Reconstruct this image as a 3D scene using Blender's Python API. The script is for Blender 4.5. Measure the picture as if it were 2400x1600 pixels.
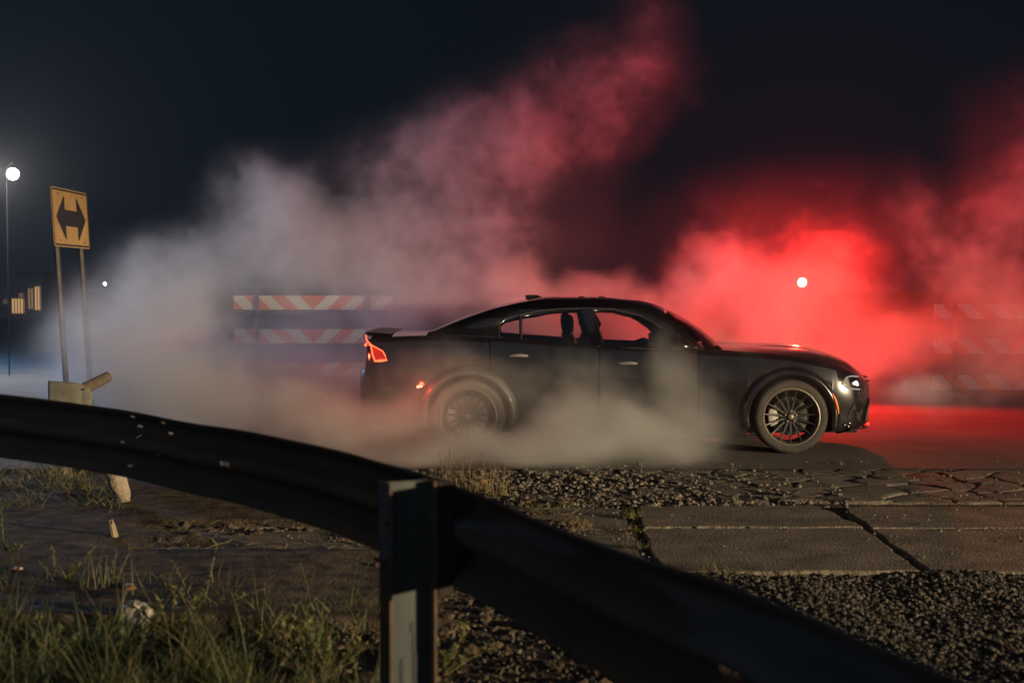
import bpy, bmesh, math, random
from math import sin, cos, pi, sqrt, radians, atan2
from mathutils import Vector, Matrix, noise
from mathutils.geometry import tessellate_polygon

random.seed(7)
for o in list(bpy.data.objects):
    bpy.data.objects.remove(o)
S = bpy.context.scene
C = S.collection

# ------------------------------------------------------------------ camera
H, PITCH, FPX = 1.6, math.atan(130 / 3333), 3333.0
cam = bpy.data.cameras.new('camera')
cam_o = bpy.data.objects.new('camera', cam)
C.objects.link(cam_o)
cam.lens, cam.sensor_width, cam.sensor_fit = 50, 36, 'HORIZONTAL'
cam.clip_start, cam.clip_end = 0.1, 600
cam_o.location = (0, 0, H)
cam_o.rotation_euler = (pi / 2 - PITCH, 0, 0)
cam.dof.use_dof = True
cam.dof.focus_distance = 13.2
cam.dof.aperture_fstop = 2.6
cam.dof.aperture_blades = 0
S.camera = cam_o

# ------------------------------------------------------------------ night sky
W = bpy.data.worlds.new('World')
S.world = W
W.use_nodes = True
bg = W.node_tree.nodes['Background']
bg.inputs[0].default_value = (0.0033, 0.0064, 0.0100, 1)
bg.inputs[1].default_value = 1.0

# ------------------------------------------------------------------ lamps
def lamp(name, kind, loc, energy, color, radius=0.05, target=None, angle=60, blend=0.5, parent=None):
    l = bpy.data.lights.new(name, kind)
    l.energy = energy
    l.color = color
    l.shadow_soft_size = radius
    if kind == 'SPOT':
        l.spot_size = radians(angle)
        l.spot_blend = blend
    o = bpy.data.objects.new(name, l)
    C.objects.link(o)
    o.location = loc
    if target is not None:
        o.rotation_euler = (Vector(target) - Vector(loc)).to_track_quat('-Z', 'Y').to_euler()
    if parent:
        o.parent = parent
    return o

KEY = lamp('key_headlamp', 'SPOT', (23, -5.0, 2.7), 60000, (1.0, 0.78, 0.50), 0.16, (-1.0, 11.0, 0.75), 41, 1.0)
KEY.scale = (1, .30, 1)            # a flat, wide headlamp beam
FILL_SUN = lamp('shadow_fill_sun', 'SUN', (-4, -16, 8), 0.27, (0.60, 0.80, 1.0), target=(0, 8, 0))  # added soft cool fill with no real source, lifts the shadows
FILL_SUN.data.angle = radians(110)
RED = lamp('red_lamp_light', 'SPOT', (0, 0, 0), 2300, (1.0, 0.022, 0.012), 0.07, (0.03, -1, 0.10), 152, 0.6)
STREET = lamp('street_lamp_light', 'POINT', (0, 0, 0), 1000, (1.0, 0.93, 0.88), 0.14)
BLUE = lamp('blue_lamp_light', 'POINT', (-13.5, 27, 3.2), 2600, (0.10, 0.42, 1.0), 0.2)

# ------------------------------------------------------------------ render settings
S.view_settings.view_transform = 'Standard'
S.view_settings.look = 'None'
S.view_settings.gamma = 1
S.view_settings.use_curve_mapping = False
S.view_settings.exposure = 0.0
cy = S.cycles
S.render.engine = 'CYCLES'
cy.use_denoising = True
cy.filter_width = 1.6
cy.use_adaptive_sampling = False
try:
    cy.sampling_pattern = 'BLUE_NOISE'
except Exception:
    pass
cy.volume_bounces = 2
cy.max_bounces = 6
cy.diffuse_bounces = 2
cy.glossy_bounces = 3
cy.transparent_max_bounces = 12
cy.transmission_bounces = 4
cy.volume_step_rate = 1.5
cy.volume_max_steps = 256
cy.sample_clamp_indirect = 1.2
cy.caustics_reflective = False
cy.caustics_refractive = False
try:
    cy.use_light_tree = True
except Exception:
    pass

# ------------------------------------------------------------------ pixel helpers (measuring only)
def at(px, py, Y):
    dx, dy = (px - 1200) / FPX, (800 - py) / FPX
    t = Y / (cos(PITCH) + dy * sin(PITCH))
    return Vector((dx * t, Y, H + t * (-sin(PITCH) + dy * cos(PITCH))))

def gnd(px, py, z=0.0):
    dx, dy = (px - 1200) / FPX, (800 - py) / FPX
    t = (z - H) / (-sin(PITCH) + dy * cos(PITCH))
    return Vector((dx * t, t * (cos(PITCH) + dy * sin(PITCH)), z))

def interp(x, pts):
    if x <= pts[0][0]:
        return pts[0][1]
    for (a, va), (b, vb) in zip(pts, pts[1:]):
        if x <= b:
            return va + (vb - va) * (x - a) / (b - a)
    return pts[-1][1]

def smooth_interp(x, pts):
    n = len(pts)
    if x <= pts[0][0]:
        return pts[0][1]
    if x >= pts[-1][0]:
        return pts[-1][1]
    for i in range(n - 1):
        if x <= pts[i + 1][0]:
            break
    def slope(k):
        if k == 0:
            return (pts[1][1] - pts[0][1]) / (pts[1][0] - pts[0][0])
        if k == n - 1:
            return (pts[-1][1] - pts[-2][1]) / (pts[-1][0] - pts[-2][0])
        a = (pts[k][1] - pts[k - 1][1]) / (pts[k][0] - pts[k - 1][0])
        b = (pts[k + 1][1] - pts[k][1]) / (pts[k + 1][0] - pts[k][0])
        return 0 if a * b <= 0 else 2 * a * b / (a + b)
    h = pts[i + 1][0] - pts[i][0]
    t = (x - pts[i][0]) / h
    m0, m1 = slope(i) * h, slope(i + 1) * h
    return ((2 * t**3 - 3 * t**2 + 1) * pts[i][1] + (t**3 - 2 * t**2 + t) * m0 +
            (-2 * t**3 + 3 * t**2) * pts[i + 1][1] + (t**3 - t**2) * m1)

# ------------------------------------------------------------------ materials
def mat(name, col, rough=0.6, metal=0.0, col2=None, nscale=8.0, ndetail=6, bump=0.0, bscale=60.0, spec=0.5,
        coat=0.0, emit=None, estr=0.0, trans=0.0, stretch=None, contrast=(0.35, 0.65), rvar=0.0):
    m = bpy.data.materials.new(name)
    m.use_nodes = True
    nt = m.node_tree
    b = nt.nodes['Principled BSDF']
    b.inputs['Base Color'].default_value = (*col, 1)
    b.inputs['Roughness'].default_value = rough
    b.inputs['Metallic'].default_value = metal
    b.inputs['Specular IOR Level'].default_value = spec
    b.inputs['Coat Weight'].default_value = coat
    b.inputs['Coat Roughness'].default_value = 0.04
    if emit:
        b.inputs['Emission Color'].default_value = (*emit, 1)
        b.inputs['Emission Strength'].default_value = estr
    tc = nt.nodes.new('ShaderNodeTexCoord')
    vec = tc.outputs['Object']
    if stretch:
        mp = nt.nodes.new('ShaderNodeMapping')
        mp.inputs['Scale'].default_value = stretch
        nt.links.new(vec, mp.inputs['Vector'])
        vec = mp.outputs['Vector']
    if col2 is not None:
        n = nt.nodes.new('ShaderNodeTexNoise')
        n.inputs['Scale'].default_value = nscale
        n.inputs['Detail'].default_value = ndetail
        n.inputs['Roughness'].default_value = 0.65
        nt.links.new(vec, n.inputs['Vector'])
        r = nt.nodes.new('ShaderNodeValToRGB')
        r.color_ramp.elements[0].position = contrast[0]
        r.color_ramp.elements[1].position = contrast[1]
        r.color_ramp.elements[0].color = (*col, 1)
        r.color_ramp.elements[1].color = (*col2, 1)
        nt.links.new(n.outputs['Fac'], r.inputs['Fac'])
        nt.links.new(r.outputs['Color'], b.inputs['Base Color'])
        if rvar:
            mr = nt.nodes.new('ShaderNodeMapRange')
            mr.inputs['To Min'].default_value = rough - rvar
            mr.inputs['To Max'].default_value = rough + rvar
            nt.links.new(n.outputs['Fac'], mr.inputs['Value'])
            nt.links.new(mr.outputs['Result'], b.inputs['Roughness'])
    if bump:
        n2 = nt.nodes.new('ShaderNodeTexNoise')
        n2.inputs['Scale'].default_value = bscale
        n2.inputs['Detail'].default_value = 5
        nt.links.new(vec, n2.inputs['Vector'])
        bp = nt.nodes.new('ShaderNodeBump')
        bp.inputs['Strength'].default_value = bump
        bp.inputs['Distance'].default_value = 0.02
        nt.links.new(n2.outputs['Fac'], bp.inputs['Height'])
        nt.links.new(bp.outputs['Normal'], b.inputs['Normal'])
    if trans:
        out = nt.nodes['Material Output']
        tr = nt.nodes.new('ShaderNodeBsdfTranslucent')
        tr.inputs['Color'].default_value = (*(col2 or col), 1)
        mx = nt.nodes.new('ShaderNodeMixShader')
        mx.inputs[0].default_value = trans
        nt.links.new(b.outputs[0], mx.inputs[1])
        nt.links.new(tr.outputs[0], mx.inputs[2])
        nt.links.new(mx.outputs[0], out.inputs['Surface'])
    return m

def emission_mat(name, col, strength):
    m = bpy.data.materials.new(name)
    m.use_nodes = True
    nt = m.node_tree
    nt.nodes.remove(nt.nodes['Principled BSDF'])
    e = nt.nodes.new('ShaderNodeEmission')
    e.inputs[0].default_value = (*col, 1)
    e.inputs[1].default_value = strength
    nt.links.new(e.outputs[0], nt.nodes['Material Output'].inputs['Surface'])
    return m

def glass_mat(name, tint, rough=0.02, ior_fac=0.06):
    m = bpy.data.materials.new(name)
    m.use_nodes = True
    nt = m.node_tree
    nt.nodes.remove(nt.nodes['Principled BSDF'])
    t = nt.nodes.new('ShaderNodeBsdfTransparent')
    t.inputs[0].default_value = (*tint, 1)
    g = nt.nodes.new('ShaderNodeBsdfGlossy')
    g.inputs['Roughness'].default_value = rough
    f = nt.nodes.new('ShaderNodeFresnel')
    f.inputs[0].default_value = 1.45
    mx = nt.nodes.new('ShaderNodeMixShader')
    nt.links.new(f.outputs[0], mx.inputs[0])
    nt.links.new(t.outputs[0], mx.inputs[1])
    nt.links.new(g.outputs[0], mx.inputs[2])
    nt.links.new(mx.outputs[0], nt.nodes['Material Output'].inputs['Surface'])
    return m

# ------------------------------------------------------------------ mesh helpers
class MB:
    def __init__(self):
        self.v, self.f, self.mi = [], [], []
    def add(self, vs, fs, mi=0):
        k = len(self.v)
        self.v += [tuple(p) for p in vs]
        self.f += [tuple(k + i for i in f) for f in fs]
        self.mi += [mi] * len(fs)
    def box(self, x0, x1, y0, y1, z0, z1, M=None, mi=0):
        p = [Vector((x, y, z)) for z in (z0, z1) for y in (y0, y1) for x in (x0, x1)]
        if M is not None:
            p = [M @ q for q in p]
        self.add(p, [(0, 2, 3, 1), (4, 5, 7, 6), (0, 1, 5, 4), (2, 6, 7, 3), (0, 4, 6, 2), (1, 3, 7, 5)], mi)
    def tube(self, pts, r, n=8, cap=True, mi=0):
        pts = [Vector(p) for p in pts]
        rs = r if isinstance(r, (list, tuple)) else [r] * len(pts)
        vs, fs = [], []
        up = Vector((0, 0, 1))
        for i, p in enumerate(pts):
            d = (pts[min(i + 1, len(pts) - 1)] - pts[max(i - 1, 0)]).normalized()
            a = d.cross(up)
            if a.length < 1e-3:
                a = d.cross(Vector((1, 0, 0)))
            a.normalize()
            b = d.cross(a)
            for k in range(n):
                t = 2 * pi * k / n
                vs.append(p + (a * cos(t) + b * sin(t)) * rs[i])
        for i in range(len(pts) - 1):
            for k in range(n):
                fs.append((i * n + k, i * n + (k + 1) % n, (i + 1) * n + (k + 1) % n, (i + 1) * n + k))
        if cap:
            fs.append(tuple(range(n))[::-1])
            fs.append(tuple((len(pts) - 1) * n + k for k in range(n)))
        self.add(vs, fs, mi)
    def lathe(self, prof, n=48, M=None, closed=False, mi=0):
        # prof: (radius, along) around the local Y axis
        vs, fs = [], []
        for i in range(n):
            a = 2 * pi * i / n
            for r, h in prof:
                vs.append(Vector((r * cos(a), h, r * sin(a))))
        if M is not None:
            vs = [M @ q for q in vs]
        m = len(prof)
        for i in range(n):
            j = (i + 1) % n
            for k in range(m if closed else m - 1):
                k2 = (k + 1) % m
                fs.append((i * m + k, j * m + k, j * m + k2, i * m + k2))
        self.add(vs, fs, mi)
    def grid(self, rows, mi=0, flip=False):
        n = len(rows[0])
        vs = [p for r in rows for p in r]
        fs = []
        for i in range(len(rows) - 1):
            for j in range(n - 1):
                q = (i * n + j, i * n + j + 1, (i + 1) * n + j + 1, (i + 1) * n + j)
                fs.append(q[::-1] if flip else q)
        self.add(vs, fs, mi)
    def prism(self, poly, d, mi=0):
        # poly: list of Vector, extruded by the vector d
        n = len(poly)
        d = Vector(d)
        vs = [Vector(p) for p in poly] + [Vector(p) + d for p in poly]
        fs = [tuple(range(n))[::-1], tuple(range(n, 2 * n))]
        fs += [(i, (i + 1) % n, n + (i + 1) % n, n + i) for i in range(n)]
        self.add(vs, fs, mi)
    def build(self, name, mats, parent=None, smooth=False, loc=None, sharp=40):
        me = bpy.data.meshes.new(name)
        me.from_pydata(self.v, [], self.f)
        if not isinstance(mats, (list, tuple)):
            mats = [mats]
        for m in mats:
            me.materials.append(m)
        if len(mats) > 1:
            me.polygons.foreach_set('material_index', self.mi)
        if smooth:
            bm = bmesh.new()
            bm.from_mesh(me)
            bmesh.ops.remove_doubles(bm, verts=bm.verts, dist=1e-5)
            bmesh.ops.recalc_face_normals(bm, faces=bm.faces)
            for f in bm.faces:
                f.smooth = True
            for e in bm.edges:
                if len(e.link_faces) == 2 and e.calc_face_angle(0) > radians(sharp):
                    e.smooth = False
            bm.to_mesh(me)
            bm.free()
        me.update()
        o = bpy.data.objects.new(name, me)
        C.objects.link(o)
        if parent:
            o.parent = parent
        if loc is not None:
            o.location = loc
        return o

def thing(name, label, cat, loc=(0, 0, 0), rz=0.0, group=None):
    o = bpy.data.objects.new(name, None)
    C.objects.link(o)
    o.empty_display_size = 0.2
    o.location = loc
    o.rotation_euler = (0, 0, rz)
    o['label'], o['category'] = label, cat
    if group:
        o['group'] = group
    return o

def tag(o, label, cat, group=None):
    o['label'], o['category'] = label, cat
    if group:
        o['group'] = group
    return o

def kind(o, k):
    o['kind'] = k
    return o

def bevel(o, w=0.006, seg=2):
    m = o.modifiers.new('bevel', 'BEVEL')
    m.width, m.segments, m.limit_method, m.angle_limit = w, seg, 'ANGLE', radians(40)
    return o

def dup(root, loc, rz, label, group):
    r = root.copy()
    C.objects.link(r)
    r.location, r.rotation_euler = loc, (0, 0, rz)
    r['label'] = label
    if group:
        r['group'] = group
    for ch in list(root.children):
        c = ch.copy()
        C.objects.link(c)
        c.parent = r
        for g in list(ch.children):
            d = g.copy()
            C.objects.link(d)
            d.parent = c
    return r

# ------------------------------------------------------------------ shared materials
M_dirt = mat('dirt', (0.03, 0.022, 0.015), 0.98, col2=(0.14, 0.105, 0.07), nscale=7, ndetail=10, bump=1.0, bscale=55, spec=.1)
M_road = mat('asphalt', (0.06, 0.05, 0.04), 0.85, col2=(0.125, 0.105, 0.083), nscale=1.2, bump=0.8, bscale=140, contrast=(0.3, 0.75))
M_plate = mat('worn_asphalt', (0.06, 0.049, 0.036), 0.9, col2=(0.17, 0.138, 0.10), nscale=28, bump=1.0, bscale=90)
M_conc = mat('concrete', (0.07, 0.056, 0.039), 0.9, col2=(0.17, 0.136, 0.097), nscale=3.2, ndetail=12, bump=1.0, bscale=60, contrast=(0.36, 0.64))
M_conc_edge = mat('chipped_concrete', (0.08, 0.066, 0.048), 0.95, col2=(0.23, 0.19, 0.137), nscale=20, bump=1.0, bscale=70)
M_stone = mat('gravel_stone', (0.015, 0.0125, 0.010), 0.9, col2=(0.115, 0.093, 0.068), nscale=34, ndetail=1, contrast=(0.38, 0.68))
M_rubble = mat('rubble_stone', (0.03, 0.024, 0.018), 0.9, col2=(0.20, 0.16, 0.118), nscale=22, ndetail=1, contrast=(0.35, 0.7))
M_grass = mat('grass_green', (0.02, 0.034, 0.010), 0.6, col2=(0.105, 0.122, 0.036), nscale=5, trans=0.3)
M_dry = mat('dry_grass', (0.13, 0.105, 0.042), 0.7, col2=(0.26, 0.205, 0.09), nscale=9, trans=0.3)
M_weed = mat('weed_leaf', (0.07, 0.085, 0.022), 0.6, col2=(0.17, 0.15, 0.05), nscale=14, trans=0.3)
M_rail = mat('dark_weathered_steel', (0.085, 0.07, 0.058), 0.9, 0.0, spec=.1, col2=(0.15, 0.095, 0.06), nscale=3.0, bump=0.15, bscale=30, stretch=(0.6, 0.6, 4))
M_postpale = mat('galvanised_post', (0.024, 0.030, 0.026), 0.6, 0.0, col2=(0.050, 0.060, 0.052), nscale=3, stretch=(6, 6, 1), bump=0.1, bscale=40)
M_block = mat('block_timber', (0.014, 0.010, 0.007), 0.9, col2=(0.028, 0.018, 0.011), nscale=5, bump=0.5, bscale=30)
M_steel = mat('bolt_steel', (0.09, 0.08, 0.07), 0.5, 0.7)

# ------------------------------------------------------------------ SETTING: ground, road, pavement
PAVE0, PAVE1, PAVE2, ROAD0, ROAD1 = 7.86, 9.30, 10.22, 10.60, 12.75

def hnoise(x, y, s, a):
    return a * noise.fractal(Vector((x * s, y * s, 3.7)), 1.0, 2.1, 4)

g = MB()
g.box(-300, 300, 9.0, 400, -0.5, -0.12)
kind(g.build('ground', M_dirt), 'structure')

g = MB()                                   # verge in front, with relief
rows = []
yy = 1.0
while yy < 10.9:
    row = []
    xx = -6.0
    while xx <= (6.01 if yy < 9.5 else -.2):
        z = -0.035 + .016 * max(0, min(1, (yy - 7.0) / .8)) + hnoise(xx, yy, 1.3, 0.03) + hnoise(xx, yy, 7, 0.012) + hnoise(xx, yy, 19, 0.006)
        if yy > PAVE0 - 0.05:
            z -= 0.05 * min(1, (yy - PAVE0 + 0.05) / 0.1)
        if yy > 6.6:                     # soil washed over the pavement on the left
            n_ = .5 * noise.noise(Vector((xx * 1.4, yy * 2.2, 6))) + .25 * noise.noise(Vector((xx * 5, yy * 6, 2)))
            cover = interp(xx, [(-2.9, 1), (-2.2, .1), (-1.0, -.5), (-.7, -2)]) if 8.35 < yy < 9.35 else interp(xx, [(-1.3, .9), (-.6, .2), (-.1, -1.5)])
            if yy <= 8.35:
                cover -= max(0, (8.0 - yy)) * .1
            z = max(z, min(.05, .012 + .05 * (cover + n_)))
        row.append((xx, yy, z))
        xx += 0.05
    rows.append(row)
    yy += 0.05
n0 = len(rows[0])
rows = [r_ for r_ in rows]
ra, rb = [r_ for r_ in rows if len(r_) == n0], [r_ for r_ in rows if len(r_) != n0]
g.grid(ra)
g.grid([ra[-1][:len(rb[0])]] + rb)
kind(g.build('verge', M_dirt, smooth=True, sharp=180), 'structure')

g = MB()
rows = []
for i in range(90):
    yy = ROAD1 - 0.35 + (i / 89.0) ** 2.2 * 60
    rows.append([(xx * 0.5, yy, 0.0 + hnoise(xx * .5, yy, 0.5, 0.006)) for xx in range(-90, 91)])
g.grid(rows)
road = kind(g.build('road', M_road, smooth=True, sharp=180), 'structure')

g = MB()                                   # bed of crumbled asphalt under the plates
rows = []
yy = PAVE2 - 0.2
while yy < ROAD1 + 0.3:
    rows.append([(-7 + 0.09 * i, yy, -0.034 + hnoise(-7 + .09 * i, yy, 6, 0.012)) for i in range(190)])
    yy += 0.07
g.grid(rows)
kind(g.build('road_shoulder', M_dirt, smooth=True, sharp=180), 'structure')

# concrete slabs
def ragged(p0, p1, n, amp, seed):
    d = (p1 - p0)
    nrm = Vector((-d.y, d.x, 0)).normalized()
    out = []
    for i in range(n):
        t = i / n
        a = 0 if i == 0 else amp * noise.noise(Vector((seed, t * d.length * 3.0, seed * 2.3))) + amp * .5 * noise.noise(Vector((seed, t * d.length * 14.0, 1.0)))
        a += .05 * max(0, noise.noise(Vector((seed * 1.7, t * d.length * 2.2, 4))) - .38) * (i > 0)
        out.append(p0 + d * t + nrm * a)
    return out

def slab(corners, ztop, tilt, seed, parent, amp=0.028):
    cs = [Vector((x, y, 0)) for x, y in corners]
    loop = []
    for i in range(4):
        loop += ragged(cs[i], cs[(i + 1) % 4], 34, amp, seed + i * 3.1)
    c = sum(loop, Vector()) / len(loop)
    mb = MB()
    n = len(loop)
    def zt(p):
        return ztop + tilt[0] * (p.x - c.x) + tilt[1] * (p.y - c.y)
    inner = [c + (p - c) * (1 - 0.010 / max(0.2, (p - c).length)) for p in loop]
    vs = [(p.x, p.y, zt(p)) for p in inner] + [(p.x, p.y, zt(p) - 0.006) for p in loop] + [(p.x, p.y, -0.15) for p in loop]
    mb.add(vs, [tuple(range(n))], 0)
    fs1 = [(i, n + i, n + (i + 1) % n, (i + 1) % n) for i in range(n)]
    fs2 = [(n + i, 2 * n + i, 2 * n + (i + 1) % n, n + (i + 1) % n) for i in range(n)]
    k = len(mb.f)
    mb.f += fs1 + fs2
    mb.mi += [1] * (2 * n)
    return mb.build('concrete_slab', [M_conc, M_conc_edge], parent)

pav = MB()
pav.box(-7, 10, PAVE0 + 0.02, PAVE2, -0.4, -0.11)
pavement = kind(pav.build('pavement', M_dirt), 'structure')
joints = [-5.3, -3.8, -2.25, -0.72, 0.80, 2.30, 3.82, 5.32, 6.85, 8.3]
for i in range(len(joints) - 1):
    a, b = joints[i], joints[i + 1]
    r = random.uniform
    zt = r(-0.006, 0.012) + (0.012 if i == 4 else 0)
    gp = 0.055 if i in (4, 5) else 0.022
    slab([(a + gp * .6, PAVE0 + r(-.02, .02)), (b - gp * .4, PAVE0 + r(-.02, .02)), (b + .03 - gp * .4, PAVE1 - .007), (a + .03 + gp * .6, PAVE1 - .007)],
         zt, (r(-.004, .004), r(-.006, .003)), i * 7.7, pavement)
    slab([(a + .04 + gp * .6, PAVE1 + .010), (b + .03 - gp * .4, PAVE1 + .010), (b - .05 - gp, PAVE2 + r(-.05, .02)), (a + .05 + gp, PAVE2 + r(-.05, .02))],
         zt + r(-.004, .003), (r(-.006, .006), r(-.006, .006)), i * 5.3 + 40, pavement, 0.04)

# broken asphalt plates (a Voronoi net clipped cell by cell)
def clip(poly, n, d):
    out = []
    for i in range(len(poly)):
        p, q = poly[i], poly[(i + 1) % len(poly)]
        sp, sq = p.dot(n) - d, q.dot(n) - d
        if sp <= 0:
            out.append(p)
        if (sp < 0) != (sq < 0) and abs(sp - sq) > 1e-9:
            out.append(p + (q - p) * (sp / (sp - sq)))
    return out

seeds = []
rr = random.Random(11)
tries = 0
while len(seeds) < 190 and tries < 9000:
    tries += 1
    p = Vector((rr.uniform(-1.6, 7.0), rr.uniform(ROAD0 - .1, ROAD1 + .35)))
    if all(((p.x - q.x) / 1.35) ** 2 + (p.y - q.y) ** 2 > 0.05 * (.35 + 2.6 * rr.random() ** 2) for q in seeds):
        seeds.append(p)
for i, p in enumerate(seeds):
    if p.x < 1.1 and rr.random() < 0.75 and p.y < 12.2:
        continue
    poly = [Vector((-2, ROAD0)), Vector((7.4, ROAD0)), Vector((7.4, ROAD1 + .2)), Vector((-2, ROAD1 + .2))]
    for j, q in enumerate(seeds):
        if j != i and (q - p).length < 2.2:
            poly = clip(poly, (q - p), ((p + q) / 2).dot(q - p))
            if len(poly) < 3:
                break
    if len(poly) < 3:
        continue
    c = sum(poly, Vector((0, 0))) / len(poly)
    loop = []
    for k in range(len(poly)):
        a, b = poly[k], poly[(k + 1) % len(poly)]
        m_ = max(2, int((b - a).length / 0.09))
        for t in range(m_):
            v = a + (b - a) * (t / m_)
            loop.append(v)
    loop = [Vector((v.x + .05 * noise.noise(Vector((v.x * 3.1, v.y * 3.1, 1))) + .02 * noise.noise(Vector((v.x * 13, v.y * 13, 5))),
                    v.y + .05 * noise.noise(Vector((v.x * 3.1, v.y * 3.1, 9))) + .02 * noise.noise(Vector((v.x * 13, v.y * 13, 7))))) for v in loop]
    gap = 0.002 + 0.009 * rr.random() ** 2 + (0.010 if p.x < 2.2 else 0)
    z0 = rr.uniform(-0.020, -0.006)
    tx, ty = rr.uniform(-.03, .03), rr.uniform(-.03, .03)
    n = len(loop)
    ins = []
    for v in loop:
        d = c - v
        ins.append(v + d.normalized() * min(d.length * .5, gap * (1.3 + 2.2 * noise.noise(Vector((v.x * 9, v.y * 9, i))))))
    if n < 3:
        continue
    vs, fs = [], []
    ring2 = [v + (c - v) * 0.12 for v in ins]
    zz = lambda v: z0 + tx * (v.x - c.x) + ty * (v.y - c.y) + hnoise(v.x, v.y, 9, 0.004)
    vs += [(v.x, v.y, -0.06) for v in ins]
    vs += [(v.x, v.y, zz(v) - 0.009) for v in ins]
    vs += [(v.x, v.y, zz(v)) for v in ring2]
    vs += [(c.x, c.y, z0 + .003)]
    for k in range(n):
        k2 = (k + 1) % n
        fs += [(k, k2, n + k2, n + k), (n + k, n + k2, 2 * n + k2, 2 * n + k), (2 * n + k, 2 * n + k2, 3 * n)]
    mb = MB()
    mb.add(vs, fs)
    mb.build('asphalt_plate', M_plate, road)

# ------------------------------------------------------------------ pebbles (stuff)
ICO_V, ICO_F = None, None
bm = bmesh.new()
bmesh.ops.create_icosphere(bm, subdivisions=1, radius=1)
ICO_V = [v.co.copy() for v in bm.verts]
ICO_F = [tuple(v.index for v in f.verts) for f in bm.faces]
bm.free()

def pebbles(name, m, spots, r0, r1, label_kind, seed, flat=0.65, power=2.5):
    R = random.Random(seed)
    mb = MB()
    for (x, y, z) in spots:
        s = r0 + (r1 - r0) * R.random() ** power
        e = (R.uniform(.7, 1.3), R.uniform(.7, 1.3), R.uniform(flat * .8, flat * 1.3))
        a = R.uniform(0, 6.28)
        ca, sa = cos(a), sin(a)
        vs = []
        for v in ICO_V:
            k = s * R.uniform(.78, 1.15)
            px_, py_, pz_ = v.x * e[0] * k, v.y * e[1] * k, v.z * e[2] * k
            vs.append((x + px_ * ca - py_ * sa, y + px_ * sa + py_ * ca, z + pz_ + s * .3))
        mb.add(vs, ICO_F)
    o = mb.build(name, m)
    o['kind'] = label_kind
    return o

R = random.Random(5)
sp = []
while len(sp) < 44000:
    x, y = R.uniform(-0.6, 4.2), R.uniform(3.4, PAVE0 + .01)
    if abs(x) > y * .375 + .15:
        continue
    dens = interp(x - (PAVE0 - y) * .0, [(-.6, .05), (.3, .2), (1.0, .85), (1.6, 1)])
    edge = interp(PAVE0 - y, [(0, 1), (2.2, .9), (4, .45)])
    if noise.noise(Vector((x * 1.5, y * 1.5, 0))) * .5 + .55 < .35:
        dens *= .45
    if R.random() < dens * edge:
        sp.append((x, y, -0.035 + .016 * max(0, min(1, (y - 7.0) / .8)) + hnoise(x, y, 1.3, 0.03) + R.uniform(0, .012)))
pebbles('gravel', M_stone, sp, 0.003, 0.017, 'stuff', 21, .65, 2.8)
sp = []
while len(sp) < 8500:
    x, y = R.uniform(-2.2, 2.6), R.uniform(PAVE2 - .1, ROAD1 + .1)
    d = interp(x, [(-2.2, .35), (-.2, .7), (.2, 1), (.9, 1), (1.8, .3), (2.6, .1)])
    d *= interp(y, [(10.1, .4), (10.5, 1), (11.8, .8), (12.7, .25)])
    if R.random() < d:
        sp.append((x, y, -0.03 + R.uniform(0, .02)))
pebbles('rubble', M_rubble, sp, 0.004, 0.030, 'stuff', 22, .7, 4.2)
sp = []
while len(sp) < 2600:                      # crumbs over the slabs, plates and verge
    x, y = R.uniform(-4.5, 6.5), R.uniform(PAVE0, 13)
    if abs(noise.noise(Vector((x * 1.1, y * 2.0, 9)))) > .12 + .5 * R.random():
        sp.append((x, y, .008))
while len(sp) < 11000:
    x, y = R.uniform(-3.4, 0.6), R.uniform(3.4, 10.4)
    if noise.noise(Vector((x * 1.8, y * 2.2, 3))) + .3 > .7 * R.random():
        sp.append((x, y, -0.034 + hnoise(x, y, 1.3, 0.03) + (0.036 if y > PAVE0 else 0)))
pebbles('loose_grit', M_rubble, sp, 0.003, 0.014, 'stuff', 23, .7, 3.0)
sp = []
while len(sp) < 3600:                      # clods of soil on the verge
    x, y = R.uniform(-3.6, .4), R.uniform(3.4, 10.5)
    if noise.noise(Vector((x * 1.3, y * 1.5, 13))) > .25 - .5 * R.random() - .3 * (y > 9.4) + .25 * (8.35 < y < 9.3):
        sp.append((x, y, -0.036 + hnoise(x, y, 1.3, 0.03) + (0.036 if y > PAVE0 else 0)))
pebbles('soil_clods', M_dirt, sp, 0.008, 0.05, 'stuff', 24, .6, 3.5)

# ------------------------------------------------------------------ grass
def blade(mb, base, h, lean, az, w, seg=4, mi=0, droop=0.5):
    d = Vector((cos(az), sin(az), 0))
    side = Vector((-sin(az), cos(az), 0))
    yaw = random.uniform(-1.2, 1.2)
    side = Matrix.Rotation(yaw, 3, 'Z') @ side
    vs, fs = [], []
    for i in range(seg + 1):
        t = i / seg
        p = Vector(base) + d * (lean * h * t ** 1.6) + Vector((0, 0, h * (t - droop * lean * t ** 2.4 * .6)))
        ww = w * (1 - t ** 1.5) * .5 + .0004
        vs += [p - side * ww, p + side * ww]
    for i in range(seg):
        fs.append((2 * i, 2 * i + 1, 2 * i + 3, 2 * i + 2))
    mb.add(vs, fs, mi)

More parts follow.
